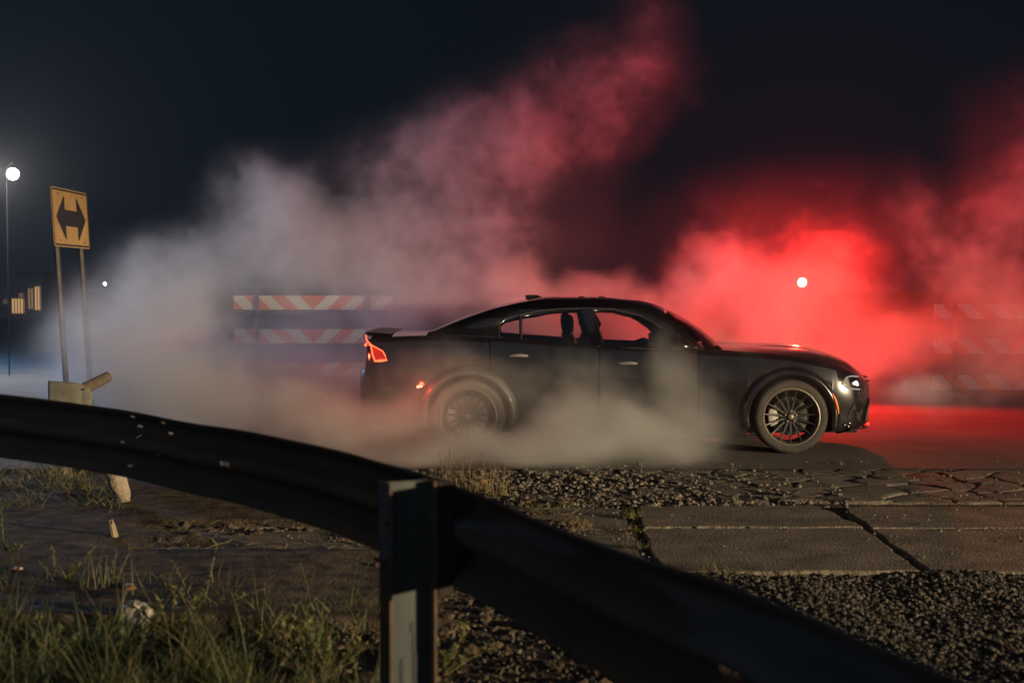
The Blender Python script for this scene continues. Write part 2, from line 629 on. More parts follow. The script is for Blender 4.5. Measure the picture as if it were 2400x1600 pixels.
random.seed(31)
mb = MB()
n = 0
while n < 4600:
    px, py = random.uniform(-60, 900), random.uniform(1370, 1730)
    dens = interp(px, [(-60, .95), (300, 1), (520, .75), (700, .45), (900, .22)])
    dens *= interp(py - 1370 - (px - 100) * .06, [(-30, 0), (20, .35), (90, .85), (200, 1)])
    nn = noise.noise(Vector((px * .010, py * .014, 4)))
    dens *= max(.03, min(1, .36 + 2.6 * nn))
    if random.random() > dens:
        continue
    p = gnd(px, py, -0.03)
    h = random.uniform(.05, .2) * (1.0 + .9 * (random.random() < .12)) * (.7 + max(0, nn) * 1.6)
    blade(mb, p, h, random.uniform(.15, 1.0), random.uniform(0, 6.28), random.uniform(.003, .0075), 4, 0 if random.random() < .78 else 1)
    n += 1
for k in range(2000):                        # matted dry grass by the far end of the rail
    px, py = random.uniform(-40, 300), random.uniform(1105, 1205)
    if noise.noise(Vector((px * .02, py * .04, 1))) < -.1:
        continue
    p = gnd(px, py, 0.01)
    blade(mb, p, random.uniform(.06, .22), random.uniform(.6, 1.6), random.uniform(0, 6.28), random.uniform(.004, .009), 4, 1 if random.random() < .65 else 0, .7)
for k in range(520):                        # thin tufts along the slab edges and the verge
    px = random.choice([random.uniform(300, 760), random.uniform(1640, 1880), random.uniform(1440, 1500), random.uniform(1180, 1420)])
    if px < 800:
        py = random.uniform(1165, 1215)
    elif px > 1600:
        py = 1352 + random.uniform(-8, 6)
    elif px > 1430:
        py = random.uniform(1195, 1300)
    else:
        py = random.uniform(1176, 1190)
    p = gnd(px, py, -0.02)
    blade(mb, p, random.uniform(.03, .10), random.uniform(.3, 1.3), random.uniform(0, 6.28), random.uniform(.003, .006), 3, 1 if random.random() < .5 else 0, .6)
for k in range(2600):                       # dry straw strewn flat over the dirt
    x, y = random.uniform(-3.6, .5), random.uniform(4.0, 10.3)
    if noise.noise(Vector((x * 1.6, y * 1.6, 8))) < -.05 + .3 * (y < 8.3):
        continue
    a_, L_ = random.uniform(0, 6.28), random.uniform(.03, .17)
    z_ = .004 + (.012 if y > PAVE0 else -.03 + hnoise(x, y, 1.3, .03)) + random.uniform(0, .012)
    d_ = Vector((cos(a_), sin(a_), random.uniform(-.06, .22))) * L_
    w__ = Vector((-sin(a_), cos(a_), .6)) * random.uniform(.0015, .0038)
    p0 = Vector((x, y, z_))
    mid = p0 + d_ * .5 + Vector((0, 0, .008)) + w__ * random.uniform(-4, 4)
    mb.add([p0 - w__, p0 + w__, mid + w__, mid - w__, p0 + d_ - w__ * .4, p0 + d_ + w__ * .4], [(0, 1, 2, 3), (3, 2, 5, 4)], 1)
o = mb.build('grass', [M_grass, M_dry])
kind(o, 'stuff')

def tuft(name, label, px, py, n, h, spread, m, z=0.0, lean=.5, seeds=True, w=.005):
    t = gnd(px, py, z)
    root = thing(name, label, 'weed', t)
    mb = MB()
    for k in range(n):
        a, r_ = random.uniform(0, 6.28), spread * sqrt(random.random())
        blade(mb, (r_ * cos(a), r_ * .5 * sin(a), -.01), h * random.uniform(.35, 1), random.uniform(.05, lean), random.uniform(0, 6.28), w * random.uniform(.6, 1.2), 5)
    mb.build('leaf_blades', m, root)
    if seeds:
        ms = MB()
        for k in range(max(4, n // 12)):
            a, r_ = random.uniform(0, 6.28), spread * .8 * sqrt(random.random())
            x, y = r_ * cos(a), r_ * .5 * sin(a)
            hh = h * random.uniform(.9, 1.35)
            ln = random.uniform(-.12, .12)
            ms.tube([(x, y, 0), (x + ln * .4 * hh, y, hh * .6), (x + ln * hh, y, hh)], [.0018, .0015, .001], 4)
            for q in range(6):
                zz = hh * (.7 + .05 * q)
                xx = x + ln * zz
                ms.tube([(xx, y, zz), (xx + random.uniform(-.012, .012), y, zz + .016)], [.0028, .0006], 4)
        ms.build('seed_stalks', M_dry, root)
    return root

tuft('tall_grass', 'tall pale grass tuft with seed stalks at the road edge just right of the guardrail post', 1085, 1150, 120, .26, .32, M_dry, 0, .5)
tuft('tall_grass', 'thin sparse stalks growing on the rubble right of the tall grass tuft', 1165, 1160, 46, .24, .10, M_dry, 0, .6)
tuft('weed', 'small green weed low at the foot of the sparse stalks on the rubble', 1215, 1192, 90, .06, .3, M_weed, 0, 1.3, False)
tuft('weed', 'bushy green weed in the upper end of the joint between concrete slabs', 1478, 1215, 110, .10, .09, M_weed, 0, 1.2, False)
tuft('weed', 'small weed halfway down the joint between concrete slabs', 1492, 1247, 60, .07, .06, M_weed, 0, 1.2, False)
tuft('weed', 'dry tuft on the concrete slab left of the weedy joint', 1366, 1232, 70, .10, .08, M_dry, 0.01, 1.3, False)
tuft('weed', 'low green weed at the lower end of the slab joint beside the dark rail edge', 1505, 1286, 60, .07, .06, M_weed, 0, 1.2, False)
tuft('weed', 'green weed clump at the near edge of the pavement where the gravel begins', 1685, 1347, 90, .10, .16, M_weed, -.02, 1.1, False)

def branchy(name, label, px, py, z, h, n, az0, az1, m, lw=.012, sub=True):
    root = thing(name, label, 'weed', gnd(px, py, z))
    st, lf = MB(), MB()
    for k in range(n):
        az = az0 + (az1 - az0) * (k + random.uniform(-.3, .3)) / max(1, n - 1)
        L = h * random.uniform(.7, 1.15)
        el = random.uniform(.5, 1.25)
        pts = []
        for i in range(7):
            t = i / 6
            pts.append(Vector((cos(az) * cos(el) * L * t, .35 * sin(az * 3) * cos(el) * L * t, sin(el) * L * t - .25 * L * t * t * (1.3 - el))))
        st.tube(pts, [.004 * (1 - .6 * i / 6) for i in range(7)], 5)
        for i in range(1, 7):
            for q in range(3):
                p = pts[i] + Vector((random.uniform(-.01, .01), random.uniform(-.01, .01), random.uniform(-.01, .01)))
                blade(lf, p, random.uniform(.02, .055), random.uniform(.6, 1.6), random.uniform(0, 6.28), lw, 3)
    st.build('stem', M_dry, root)
    lf.build('leaves', m, root)
    return root

branchy('weed', 'sprawling yellow green weed on the gravel right of the pale post foot', 1046, 1580, -.02, .30, 9, -.6, 2.4, M_weed)
branchy('weed', 'tall branching green weed standing dark against the dirt left of the post', 470, 1455, -.03, .36, 7, .6, 2.6, M_weed, .010)
branchy('weed', 'leafy green weed with drooping leaves between the tall branching weed and the post', 660, 1560, -.03, .26, 8, 0, 3.1, M_weed, .014)
branchy('weed', 'upright green weed at the left edge above the shiny packet', 12, 1320, -.03, .32, 6, .9, 2.2, M_grass, .013)
branchy('weed', 'thin leaning weed between the shiny packet and the broken stick', 130, 1390, -.03, .32, 5, .4, 1.5, M_weed, .011)
branchy('weed', 'single thin dry stalk rising right of the broken stick', 262, 1400, -.03, .5, 2, 1.2, 1.4, M_dry, .005)

# ------------------------------------------------------------------ litter
def lump(name, label, cat, px, py, z, size, m, seed, amp=.35, fr=1.7, sub=3, parts=None):
    bm = bmesh.new()
    bmesh.ops.create_icosphere(bm, subdivisions=sub, radius=1)
    for v in bm.verts:
        k = 1 + amp * noise.fractal(v.co * fr + Vector((seed, 0, seed)), 1.0, 2.0, 4)
        v.co = Vector((v.co.x * size[0], v.co.y * size[1], v.co.z * size[2])) * k
    me = bpy.data.meshes.new(name)
    for f in bm.faces:
        f.smooth = sub > 2
    bm.to_mesh(me)
    bm.free()
    me.materials.append(m)
    o = bpy.data.objects.new(name, me)
    C.objects.link(o)
    p = gnd(px, py, z)
    o.location = p + Vector((0, 0, size[2] * .75))
    tag(o, label, cat)
    return o

M_bag = mat('white_bag', (0.26, 0.235, 0.19), 0.6, col2=(0.42, 0.385, 0.32), nscale=6, bump=0.5, bscale=25)
M_rust = mat('rusty_can', (0.20, 0.075, 0.03), 0.6, 0.2, col2=(0.34, 0.15, 0.06), nscale=12)
M_wood = mat('grey_wood', (0.24, 0.18, 0.10), 0.9, col2=(0.40, 0.31, 0.19), nscale=9, stretch=(8, 8, 1), bump=.8, bscale=25)
M_brick = mat('brick_red', (0.16, 0.06, 0.035), 0.9, col2=(0.27, 0.115, 0.065), nscale=14, bump=.6)
M_foil = mat('foil_packet', (0.70, 0.60, 0.66), 0.3, 0.2, col2=(0.45, 0.14, 0.18), nscale=26, bump=1.0, bscale=40)
lump('plastic_bag', 'crumpled white plastic bag lying in the foreground grass', 'bag', 318, 1478, -.03, (.092, .07, .078), M_bag, 3, .20, 1.7, 4)
lump('rock', 'brown stone beside the left end of the crumpled white bag', 'rock', 240, 1462, -.03, (.034, .03, .036), M_rust, 8, .4)
lump('rock', 'reddish stone fragment on the dirt at the left below the dry grass', 'rock', 82, 1213, 0, (.055, .04, .03), M_brick, 12, .5, 1.4, 2)
lump('rock', 'small white stone on the dirt beneath the guardrail', 'rock', 316, 1167, 0.0, (.028, .025, .026), M_bag, 5, .4, 1.3, 2)
lump('rock', 'flat pale stone on the dirt below the middle of the rail', 'rock', 528, 1198, 0.0, (.03, .02, .012), M_rubble, 6, .4, 1.3, 2)
lump('rock', 'large pale pebble at the edge of the gravel beside the sprawling weed', 'rock', 1217, 1530, -.03, (.014, .014, .012), M_rubble, 16, .4, 1.3, 2)
lump('rock', 'reddish stone on the rubble right of the tall grass tuft', 'rock', 1131, 1132, 0.0, (.034, .03, .026), M_brick, 19, .4, 1.3, 2)

t = thing('can', 'rusty crushed can resting on top of the crumpled white bag', 'can', gnd(305, 1412, -.03) + Vector((0, 0, .07)), .4)
mb = MB()
mb.lathe([(.002, -.055), (.026, -.055), (.031, -.048), (.031, .045), (.027, .054), (.024, .055), (.002, .05)], 18)
for i, v in enumerate(mb.v):
    k = 1 + .16 * noise.noise(Vector(v) * 30)
    mb.v[i] = (v[0] * k, v[1], v[2] * k * .8)
mb.build('can_body', M_rust, t, True)

t = thing('snack_packet', 'shiny crumpled foil packet glinting pink in the grass at the left edge', 'packet', gnd(45, 1362, -.03) + Vector((0, -.05, .055)))
mb = MB()
rows = []
for i in range(11):
    row = []
    for j in range(11):
        u, v = (i - 5) / 5, (j - 5) / 5
        row.append((u * .036 + .004 * noise.noise(Vector((u * 3, v * 3, 1))), -.01 + .012 * noise.noise(Vector((u * 2.5, v * 2.5, 5))), v * .036 + .004 * noise.noise(Vector((u * 3, v * 3, 2)))))
    rows.append(row)
mb.grid(rows)
mb.grid([[(x, y + .012 + .006 * noise.noise(Vector((x * 40, z * 40, 2))), z) for x, y, z in r_] for r_ in rows], flip=True)
mb.build('wrapper', M_foil, t)

t = thing('stick', 'broken splintered wooden stick standing upright in the dirt', 'stick', gnd(276, 1285, -.03))
mb = MB()
prof = [(.0, 0), (-.012, .05), (-.032, .13), (-.045, .185)]
for k in range(5):
    ox, oy = .011 * cos(k * 1.26), .011 * sin(k * 1.26)
    L = random.uniform(.8, 1.08)
    mb.tube([(x * L + ox, oy, z * L) for x, z in prof], [.013, .014, .013, .007], 6)
mb.build('stick_wood', M_wood, t)

t = thing('leaf', 'small curled red leaf lying on the dirt left of the tall branching weed', 'leaf', gnd(420, 1308, -.02))
mb = MB()
mb.grid([[(-.035 + .07 * i / 6, (-.012 + .006 * j) * sin(pi * (i + .4) / 6.9), .006 + .010 * abs(j - 2) / 2 + .004 * sin(i)) for j in range(5)] for i in range(7)])
mb.build('leaf_blade', M_brick, t)

branchy('weed', 'bushy dark green weed in front of the crumpled white bag', 300, 1560, -.03, .22, 8, .2, 3.0, M_grass, .016)
branchy('weed', 'broad leaved weed at the bottom edge left of the post', 770, 1590, -.03, .26, 8, .2, 3.0, M_weed, .017)
branchy('weed', 'tall pale weed directly right of the crumpled white bag', 400, 1500, -.03, .30, 7, .8, 2.4, M_weed, .012)
branchy('weed', 'low spreading weed in the bottom left corner', 120, 1570, -.03, .24, 8, .2, 3.0, M_grass, .015)

def lying_straw(px, py, L, rz, label):
    t = thing('straw', label, 'straw', gnd(px, py, -.01), rz)
    mb = MB()
    for k in range(5):
        mb.tube([(-L / 2, k * .006, .012), (0, k * .008 - .01, .022 + .004 * k), (L / 2, (k - 2) * .018, .01)], [.0035, .003, .0015], 5)
    mb.build('stalk', M_dry, t)
lying_straw(655, 1372, .20, .1, 'bundle of dry straw lying on the dirt left of the pale post')
lying_straw(350, 1177, .22, 0, 'single dry stalk lying on the dirt under the rail')

# ------------------------------------------------------------------ GUARDRAIL
rail_cols = [(-260, 7.15, 1.10), (0, 6.9, 1.075), (260, 6.62, 1.03), (490, 6.10, 1.0), (690, 5.50, 1.0), (826, 5.08, .998), (900, 4.84, .994),
             (1025, 4.42, 1.004), (1143, 4.06, .998), (1282, 3.70, .985), (1433, 3.30, .992), (1680, 2.82, 1.02), (1880, 2.47, 1.033), (2080, 2.2, 1.04), (2400, 1.88, 1.045), (2900, 1.5, 1.05)]
def rail_pt(px):
    Y = smooth_interp(px, [(a, b) for a, b, c in rail_cols])
    z = smooth_interp(px, [(a, c) for a, b, c in rail_cols])
    return Vector(((px - 1200) / FPX * Y, Y, z))

# W section: (offset towards the road, drop from the top)
wprof = [(-.010, 0), (.0, .012), (.028, .030), (.068, .052), (.078, .066), (.078, .092), (.066, .106), (.012, .130), (.0, .146), (.0, .164),
         (.012, .180), (.066, .204), (.078, .218), (.078, .244), (.068, .258), (.028, .280), (.0, .298), (-.010, .310)]

def rail_mesh(px0, px1, holes, off=0.0):
    n = 140
    cols = [px0 + (px1 - px0) * i / n for i in range(n + 1)]
    for hp, hd, hw, hh in holes:
        cols += [hp - hw / 2, hp + hw / 2]
    cols = sorted(set(cols))
    prof = list(wprof)
    ds = [d for _, d in prof]
    for hp, hd, hw, hh in holes:
        for d in (hd - hh / 2, hd + hh / 2):
            if all(abs(d - q) > .0015 for q in ds):
                ds.append(d)
    ds.sort()
    pf = [(interp(d, [(q, o_) for o_, q in wprof]), d) for d in ds]
    rows = []
    for c in cols:
        p = rail_pt(c)
        d = (rail_pt(c + 6) - rail_pt(c - 6))
        d.z = 0
        d.normalize()
        nr = Vector((-d.y, d.x, 0))      # towards the road
        dent = .006 * noise.noise(Vector((c * .006, 0, 2)))
        rows.append([p + nr * (o_ + dent + off) + Vector((0, 0, -q + .4 * dent)) for o_, q in pf])
    mb = MB()
    m = len(pf)
    mb.v = [tuple(p) for r_ in rows for p in r_]
    for i in range(len(cols) - 1):
        cx = (cols[i] + cols[i + 1]) / 2
        for j in range(m - 1):
            cd = (ds[j] + ds[j + 1]) / 2
            if any(abs(cx - hp) < hw / 2 and abs(cd - hd) < hh / 2 for hp, hd, hw, hh in holes):
                continue
            mb.f.append((i * m + j, i * m + j + 1, (i + 1) * m + j + 1, (i + 1) * m + j))
            mb.mi.append(0)
    return mb

rail_root = thing('guardrail', 'dark weathered steel guardrail crossing the whole foreground on a dark post', 'guardrail', (0, 0, 0))
splice = [(297, .030, 9, .012), (367, .032, 9, .012), (293, .080, 10, .010), (362, .085, 10, .010), (305, .120, 6, .016),
          (284, .150, 10, .011), (356, .185, 8, .008), (279, .268, 11, .011), (522, .155, 20, .021)]
def build_rail(a, b, holes, off):
    o = rail_mesh(a, b, holes, off).build('rail_beam', M_rail, rail_root, True, sharp=60)
    sol = o.modifiers.new('gauge', 'SOLIDIFY')
    sol.thickness = 0.004
    sol.offset = 0
    return o
build_rail(-260, 985, splice, 0.006)
build_rail(955, 2900, [(1645, .205, 40, .024)], 0.0)

def ibeam_post(px, zt, back, mat_list, wide=.15, fl=.10, zb=-.4):
    p = rail_pt(px)
    d = (rail_pt(px + 6) - rail_pt(px - 6))
    d.z = 0
    d.normalize()
    nr = Vector((-d.y, d.x, 0))
    base = p - nr * back
    M = Matrix((( d.x, nr.x, 0, base.x), (d.y, nr.y, 0, base.y), (0, 0, 1, 0), (0, 0, 0, 1)))   # x along rail, y to the road
    return M

M1 = ibeam_post(1052, 1.0, 0.135, None)
post = MB()
post.box(-.05, .05, -.075, -.067, -.4, 1.012, M1)
post.build('post_flange', M_rail, rail_root)
post = MB()
post.box(-.05, .05, .067, .075, -.4, 1.012, M1)
post.build('post_flange', M_rail, rail_root)
web = MB()
web.box(-.004, .004, -.067, .067, -.4, 1.012, M1)
web.build('post_web', M_postpale, rail_root)
blk = MB()
blk.box(-.05, .05, .0775, .128, .66, 1.008, M1)
bevel(blk.build('offset_block', M_block, rail_root), .006)
for zz in (.79, .90):
    bl = MB()
    bl.lathe([(.0, -.011), (.012, -.011), (.014, -.003), (.014, 0)], 6, M1 @ Matrix.Translation((.025, -.0755, zz)))
    bl.build('post_bolt', M_steel, rail_root)
# dark paint runs low on the web
M_drip = mat('dark_paint_run', (.014, .016, .022), .5)
dr = MB()
for (yy_, z0, z1, w_) in ((.012, .55, .585, .010), (.016, .47, .55, .004), (-.022, .39, .475, .011), (.020, .38, .49, .015), (.031, .36, .44, .010)):
    pts = 9
    L = [(w_ * (.35 + .65 * sin(pi * (i + .5) / pts)) / 2) for i in range(pts)]
    rows = []
    for i in range(pts):
        zc = z0 + (z1 - z0) * i / (pts - 1)
        wob = .003 * noise.noise(Vector((zc * 40, yy_ * 90, 0)))
        rows.append([M1 @ Vector((.0065, yy_ - L[i] + wob, zc)), M1 @ Vector((.0065, yy_ + L[i] + wob, zc))])
    dr.grid(rows)
dr.build('paint_run', M_drip, rail_root)

M_oldpost = mat('old_post', (0.035, 0.03, 0.026), .9, col2=(.06, .05, .042), nscale=12, bump=.5)
M_stump = mat('broken_concrete', (0.20, 0.15, 0.105), .95, col2=(.34, .27, .20), nscale=14, bump=.9, bscale=40)
t = thing('stump', 'short broken concrete stump leaning in the dry grass beneath the rail', 'stump', gnd(288, 1190, 0))
mb = MB()
rows = []
for i in range(12):
    f_ = i / 11
    row = []
    for q in range(13):
        a_ = q * pi / 6
        r_ = (.040 + .040 * f_ ** .7) * (1 + .22 * noise.noise(Vector((cos(a_) * 1.5, sin(a_) * 1.5, f_ * 4))))
        row.append((-.045 * f_ + .012 * sin(f_ * 5) + r_ * cos(a_), r_ * sin(a_), -.02 + .30 * f_))
    row[-1] = row[0]
    rows.append(row)
mb.grid(rows)
mb.add(rows[-1][:12], [tuple(range(12))])
mb.build('stump_body', M_stump, t, True, sharp=50)

# ------------------------------------------------------------------ rail end piece lying beyond the rail
M_pale = mat('pale_galvanised', (.11, .105, .08), .8, 0, spec=.1, col2=(.19, .18, .14), nscale=6, bump=.2)
M_tube = mat('rusty_tube', (.08, .06, .04), .8, 0, spec=.1, col2=(.13, .10, .07), nscale=8)
er = thing('rail_end_piece', 'pale galvanised guardrail end piece with a bulbous right end beyond the dark rail', 'rail end', at(165, 925, 12.7))
s = 12.7 / FPX
mb = MB()
rows = []
for i in range(17):
    x = (-51 + 95 * i / 16) * s
    row = []
    for j in range(13):
        v = j / 12
        t_ = max(0, (i - 8) / 8)
        top = (33 - 5 * (i / 16) - 10 * t_ ** 2 - 16 * max(0, t_ - .6) ** 1.5 / .25) * s
        bot = -.26 + .22 * max(0, t_ - .3) ** 2
        z = bot + (top - bot) * v
        bul = .012 * sin(pi * v) * (1 + t_) + .006 * sin(3 * pi * v)
        row.append((x, -bul + .10 * t_ ** 3, z))
    rows.append(row)
mb.grid(rows)
ep = mb.build('end_plate', M_pale, er, True)
so_ = ep.modifiers.new('gauge', 'SOLIDIFY')
so_.thickness, so_.offset = .006, 0
mb = MB()
mb.lathe([(.0001 + .088 * sin(pi * i / 12), -.03 * cos(pi * i / 12)) for i in range(13)], 20, Matrix.Translation((28 * s, .035, -5 * s)))
mb.build('bulb_end', M_pale, er, True)
mb = MB()
mb.tube([(16 * s, .06, 8 * s), (36 * s, .20, 20 * s), (60 * s, .38, 36 * s)], [.050, .052, .050], 14)
mb.build('tube', M_tube, er, True, sharp=50)
mb = MB()
mb.tube([(30 * s, .02, 12 * s), (30 * s, -.006, 12.5 * s)], [.010, .008], 8)
mb.build('bolt', M_steel, er)

# concrete footing under the sign
ft = thing('concrete_block', 'low pale concrete block in the dry grass under the left end of the rail', 'block', gnd(136, 1112, 0))
mb = MB()
mb.box(-.07, .075, -.05, .15, -.05, .075)
bevel(mb.build('block_body', M_conc_edge, ft), .012)

# ------------------------------------------------------------------ ARROW SIGN
M_signy = mat('sign_yellow', (.40, .26, .10), .5, 0, col2=(.31, .195, .075), nscale=5)
M_signk = mat('sign_black', (.012, .012, .014), .6)
M_signback = mat('sign_back', (.25, .25, .25), .5, .5)
M_spost = mat('sign_post_steel', (.035, .03, .028), .6, .4, col2=(.07, .055, .045), nscale=10)
SX, SY0, SY1 = -4.66, 14.45, 15.67
sg = thing('arrow_sign', 'yellow double arrow road sign on two thin posts at the left in the smoke', 'road sign', (SX, (SY0 + SY1) / 2, 0))
zc = (at(127, 435, SY0).z + at(137, 577, SY0).z) / 2
hh, hw = .305, .61
def tilt(y, z):
    return (-(.011 * (z)) - 0.0, y, zc + z - .0 * y)
rot = Matrix.Rotation(radians(-3.2), 4, 'Y')
brd = MB()
def rrect(w, h, r, x):
    pts = []
    for cx, cz, a0 in ((w - r, h - r, 0), (-w + r, h - r, 90), (-w + r, -h + r, 180), (w - r, -h + r, 270)):
        for k in range(5):
            a = radians(a0 + 22.5 * k)
            pts.append(Vector((x, cx + r * cos(a), cz + r * sin(a))))
    return pts
MS = Matrix.Translation((0, 0, zc)) @ rot
brd.prism([MS @ p for p in rrect(hw, hh, .04, 0)], MS.to_3x3() @ Vector((.004, 0, 0)))
brd.build('sign_panel', M_signy, sg)
bor = MB()
o1, o2 = rrect(hw - .012, hh - .012, .032, .0065), rrect(hw - .03, hh - .03, .02, .0065)
for i in range(20):
    j = (i + 1) % 20
    bor.add([MS @ o1[i], MS @ o1[j], MS @ o2[j], MS @ o2[i]], [(0, 1, 2, 3)])
bor.build('sign_border', M_signk, sg)
arr = MB()
# y runs away from the camera: its -y end is the left end in view
def arrow_poly(sgn):
    return [(sgn * .50, 0), (sgn * .22, .225), (sgn * .20, .215), (sgn * .205, .085), (0, .085), (0, -.085), (sgn * .205, -.085), (sgn * .20, -.215), (sgn * .22, -.225)]
for sgn in (-1, 1):
    arr.prism([MS @ Vector((.0065, y, z)) for y, z in arrow_poly(sgn)], MS.to_3x3() @ Vector((.001, 0, 0)))
arr.build('arrow', M_signk, sg)
for sy in (-1, 1):
    for sz in (-1, 1):
        b_ = MB()
        b_.lathe([(0, .004), (.009, .004), (.011, 0)], 8, MS @ Matrix.Translation((.0075, sy * .40, sz * .24)) @ Matrix.Rotation(-pi / 2, 4, 'Z'))
        b_.build('bolt', M_signk, sg)
for sy in (-.40, .42):
    p_ = MB()
    top = MS @ Vector((-.045, sy, .26))
    foot = Vector((.10, sy, -.15))
    p_.tube([foot, top], .030, 6)
    p_.build('post', M_spost, sg)

# ------------------------------------------------------------------ BARRICADES
def stripe_mat(name, sgn):
    m = mat(name, (.70, .66, .58), .45)
    nt = m.node_tree
    b = nt.nodes['Principled BSDF']
    tc = nt.nodes.new('ShaderNodeTexCoord')
    sx = nt.nodes.new('ShaderNodeSeparateXYZ')
    nt.links.new(tc.outputs['Object'], sx.inputs[0])
    def mt(op, a, b_=None):
        n = nt.nodes.new('ShaderNodeMath')
        n.operation = op
        for i, v in enumerate((a, b_)):
            if v is None:
                continue
            if isinstance(v, (int, float)):
                n.inputs[i].default_value = v
            else:
                nt.links.new(v, n.inputs[i])
        return n.outputs[0]
    ax = mt('ABSOLUTE', sx.outputs['X'])
    u = mt('SUBTRACT', ax, mt('MULTIPLY', sx.outputs['Z'], 1.0))
    u = mt('FRACT', mt('DIVIDE', mt('ADD', u, 8.4 + sgn), .42))
    k = mt('LESS_THAN', u, .5)
    mx = nt.nodes.new('ShaderNodeMix')
    mx.data_type = 'RGBA'
    mx.inputs['A'].default_value = (.72, .68, .60, 1)
    mx.inputs['B'].default_value = (.72, .17, .06, 1)
    nt.links.new(k, mx.inputs['Factor'])
    nt.links.new(mx.outputs['Result'], b.inputs['Base Color'])
    return m

M_stripe = stripe_mat('orange_white_stripes', .1)
M_blackpole = mat('black_pole', (.006, .006, .006), .95, spec=.1)
M_bpost = mat('barricade_post', (.05, .05, .055), .6, .3, col2=(.09, .085, .08), nscale=10)

def barricade(loc, label, width, tops, posts, hgt=.215):
    t = thing('barricade', label, 'barricade', loc, 0, 'striped road barricades behind the car')
    for z in tops:
        b_ = MB()
        b_.box(-width / 2, width / 2, -.012, .012, -hgt / 2, hgt / 2)
        bevel(b_.build('striped_board', M_stripe, t, loc=(0, 0, z - hgt / 2)), .004)
    for x in posts:
        p_ = MB()
        p_.box(x - .026, x + .026, -.066, -.0145, .06, tops[0] + .015)
        p_.build('post', M_bpost, t)
        f_ = MB()
        f_.box(x - .03, x + .03, -.75, .75, -.04, .058)
        f_.build('foot', M_bpost, t)
    return t
bc = 21.6
sc_ = FPX / bc
barricade(((734 - 1200) / sc_, bc, 0), 'orange and white striped barricade behind the tail of the car', 372 / sc_, [1.455, .945, .435], [(604 - 734) / sc_, (863 - 734) / sc_])
bc2 = 20.8
sc2 = FPX / bc2
barricade(((2376 - 1200) / sc2, bc2, 0), 'orange and white striped barricade at the right edge in red smoke', 372 / sc2, [1.335, .82, .30], [(2236 - 2376) / sc2, (2500 - 2376) / sc2])

# ------------------------------------------------------------------ RED LAMP, STREET LAMP, far things
rp = at(1880, 662, 20.3)
t = thing('signal_lamp', 'glowing red lamp on a thin pole behind the car bonnet', 'signal lamp', (rp.x, rp.y, 0))
mb = MB()
mb.tube([(0, .22, 0), (0, .22, rp.z - .2)], .03, 10)
mb.build('pole', M_blackpole, t)
mb = MB()
mb.lathe([(.0, .10), (.06, .10), (.085, .06), (.085, -.02), (.07, -.02), (.07, .04)], 24, Matrix.Translation((0, 0, rp.z)))
mb.build('lamp_housing', M_bpost, t, True)
mb = MB()
mb.lathe([(.0, -.035), (.03, -.030), (.05, -.016), (.066, 0.0), (.066, .02)], 24, Matrix.Translation((0, 0, rp.z)))
mb.build('lens', emission_mat('red_lens', (1.0, .45, .36), 30), t, True)
RED.location = (rp.x, rp.y - .16, rp.z)

lp = at(30, 408, 25.0)
t = thing('street_lamp', 'bright white street lamp glowing at the top left above the arrow sign', 'street lamp', (lp.x - .25, lp.y + .3, 0))
mb = MB()
mb.tube([(.0, .1, 0), (.0, .1, lp.z - .1), (.06, 0, lp.z + .17), (.25, -.3, lp.z + .20)], [.010, .009, .008, .008], 6)
mb.build('pole', M_blackpole, t)
mb = MB()
prof = [(.0001 + .105 * sin(pi * i / 10), -.105 * cos(pi * i / 10)) for i in range(11)]
mb.lathe(prof, 20, Matrix.Translation((.25, -.3, lp.z)))
mb.build('globe', emission_mat('lamp_globe', (1, .90, .84), 12), t, True)
STREET.location = (lp.x, lp.y - .55, lp.z - .05)

fp = at(246, 665, 60.0)
t = thing('distant_lamp', 'tiny far white light low in the smoke right of the sign posts', 'street lamp', (fp.x, fp.y, 0))
mb = MB()
mb.tube([(0, .1, 0), (0, .1, fp.z)], .05, 6)
mb.build('pole', M_spost, t)
mb = MB()
mb.lathe([(.0001 + .055 * sin(pi * i / 8), -.055 * cos(pi * i / 8)) for i in range(9)], 12, Matrix.Translation((0, 0, fp.z)))
mb.build('globe', emission_mat('far_globe', (1, .95, .85), 25), t)

# building with lit windows, far left
B0 = 70.0
bs = B0 / FPX
b_root = thing('building', 'distant low building with lit yellow windows at the left edge', 'building', ((30 - 1200) * bs, B0, 0))
M_wall = mat('far_wall', (.10, .09, .085), .9, col2=(.16, .14, .13), nscale=1.5)
M_lit = mat('lit_window', (.5, .35, .18), .6, emit=(1.0, .58, .24), estr=.55)
M_lit2 = mat('dim_window', (.4, .3, .2), .6, emit=(1.0, .55, .28), estr=.2)
zb = lambda py: at(0, py, B0).z
mb = MB()
mb.box(-4.0, 65 * bs, .15, 8, -.2, zb(640))
mb.build('wall', M_wall, b_root)
mb = MB()
mb.box(-4.2, 70 * bs, -.1, 8.2, zb(640) + .01, zb(634))
mb.build('roof', M_bpost, b_root)
for (x0, x1, y0, y1, m_) in ((7, 15, 702, 712, M_lit2), (27, 55, 700, 734, M_lit), (65, 79, 676, 724, M_lit2), (81, 94, 672, 726, M_lit), (44, 54, 687, 698, M_lit2)):
    w_ = MB()
    w_.box((x0 - 30) * bs, (x1 - 30) * bs, .05, .14, zb(y1), zb(y0))
    wo = w_.build('window', m_, b_root)
    f_ = MB()
    nx = max(2, int((x1 - x0) / 6))
    for i in range(nx + 1):
        xx = ((x0 + (x1 - x0) * i / nx) - 30) * bs
        f_.box(xx - .02, xx + .02, .0, .045, zb(y1), zb(y0))
    f_.build('frame', M_bpost, wo)
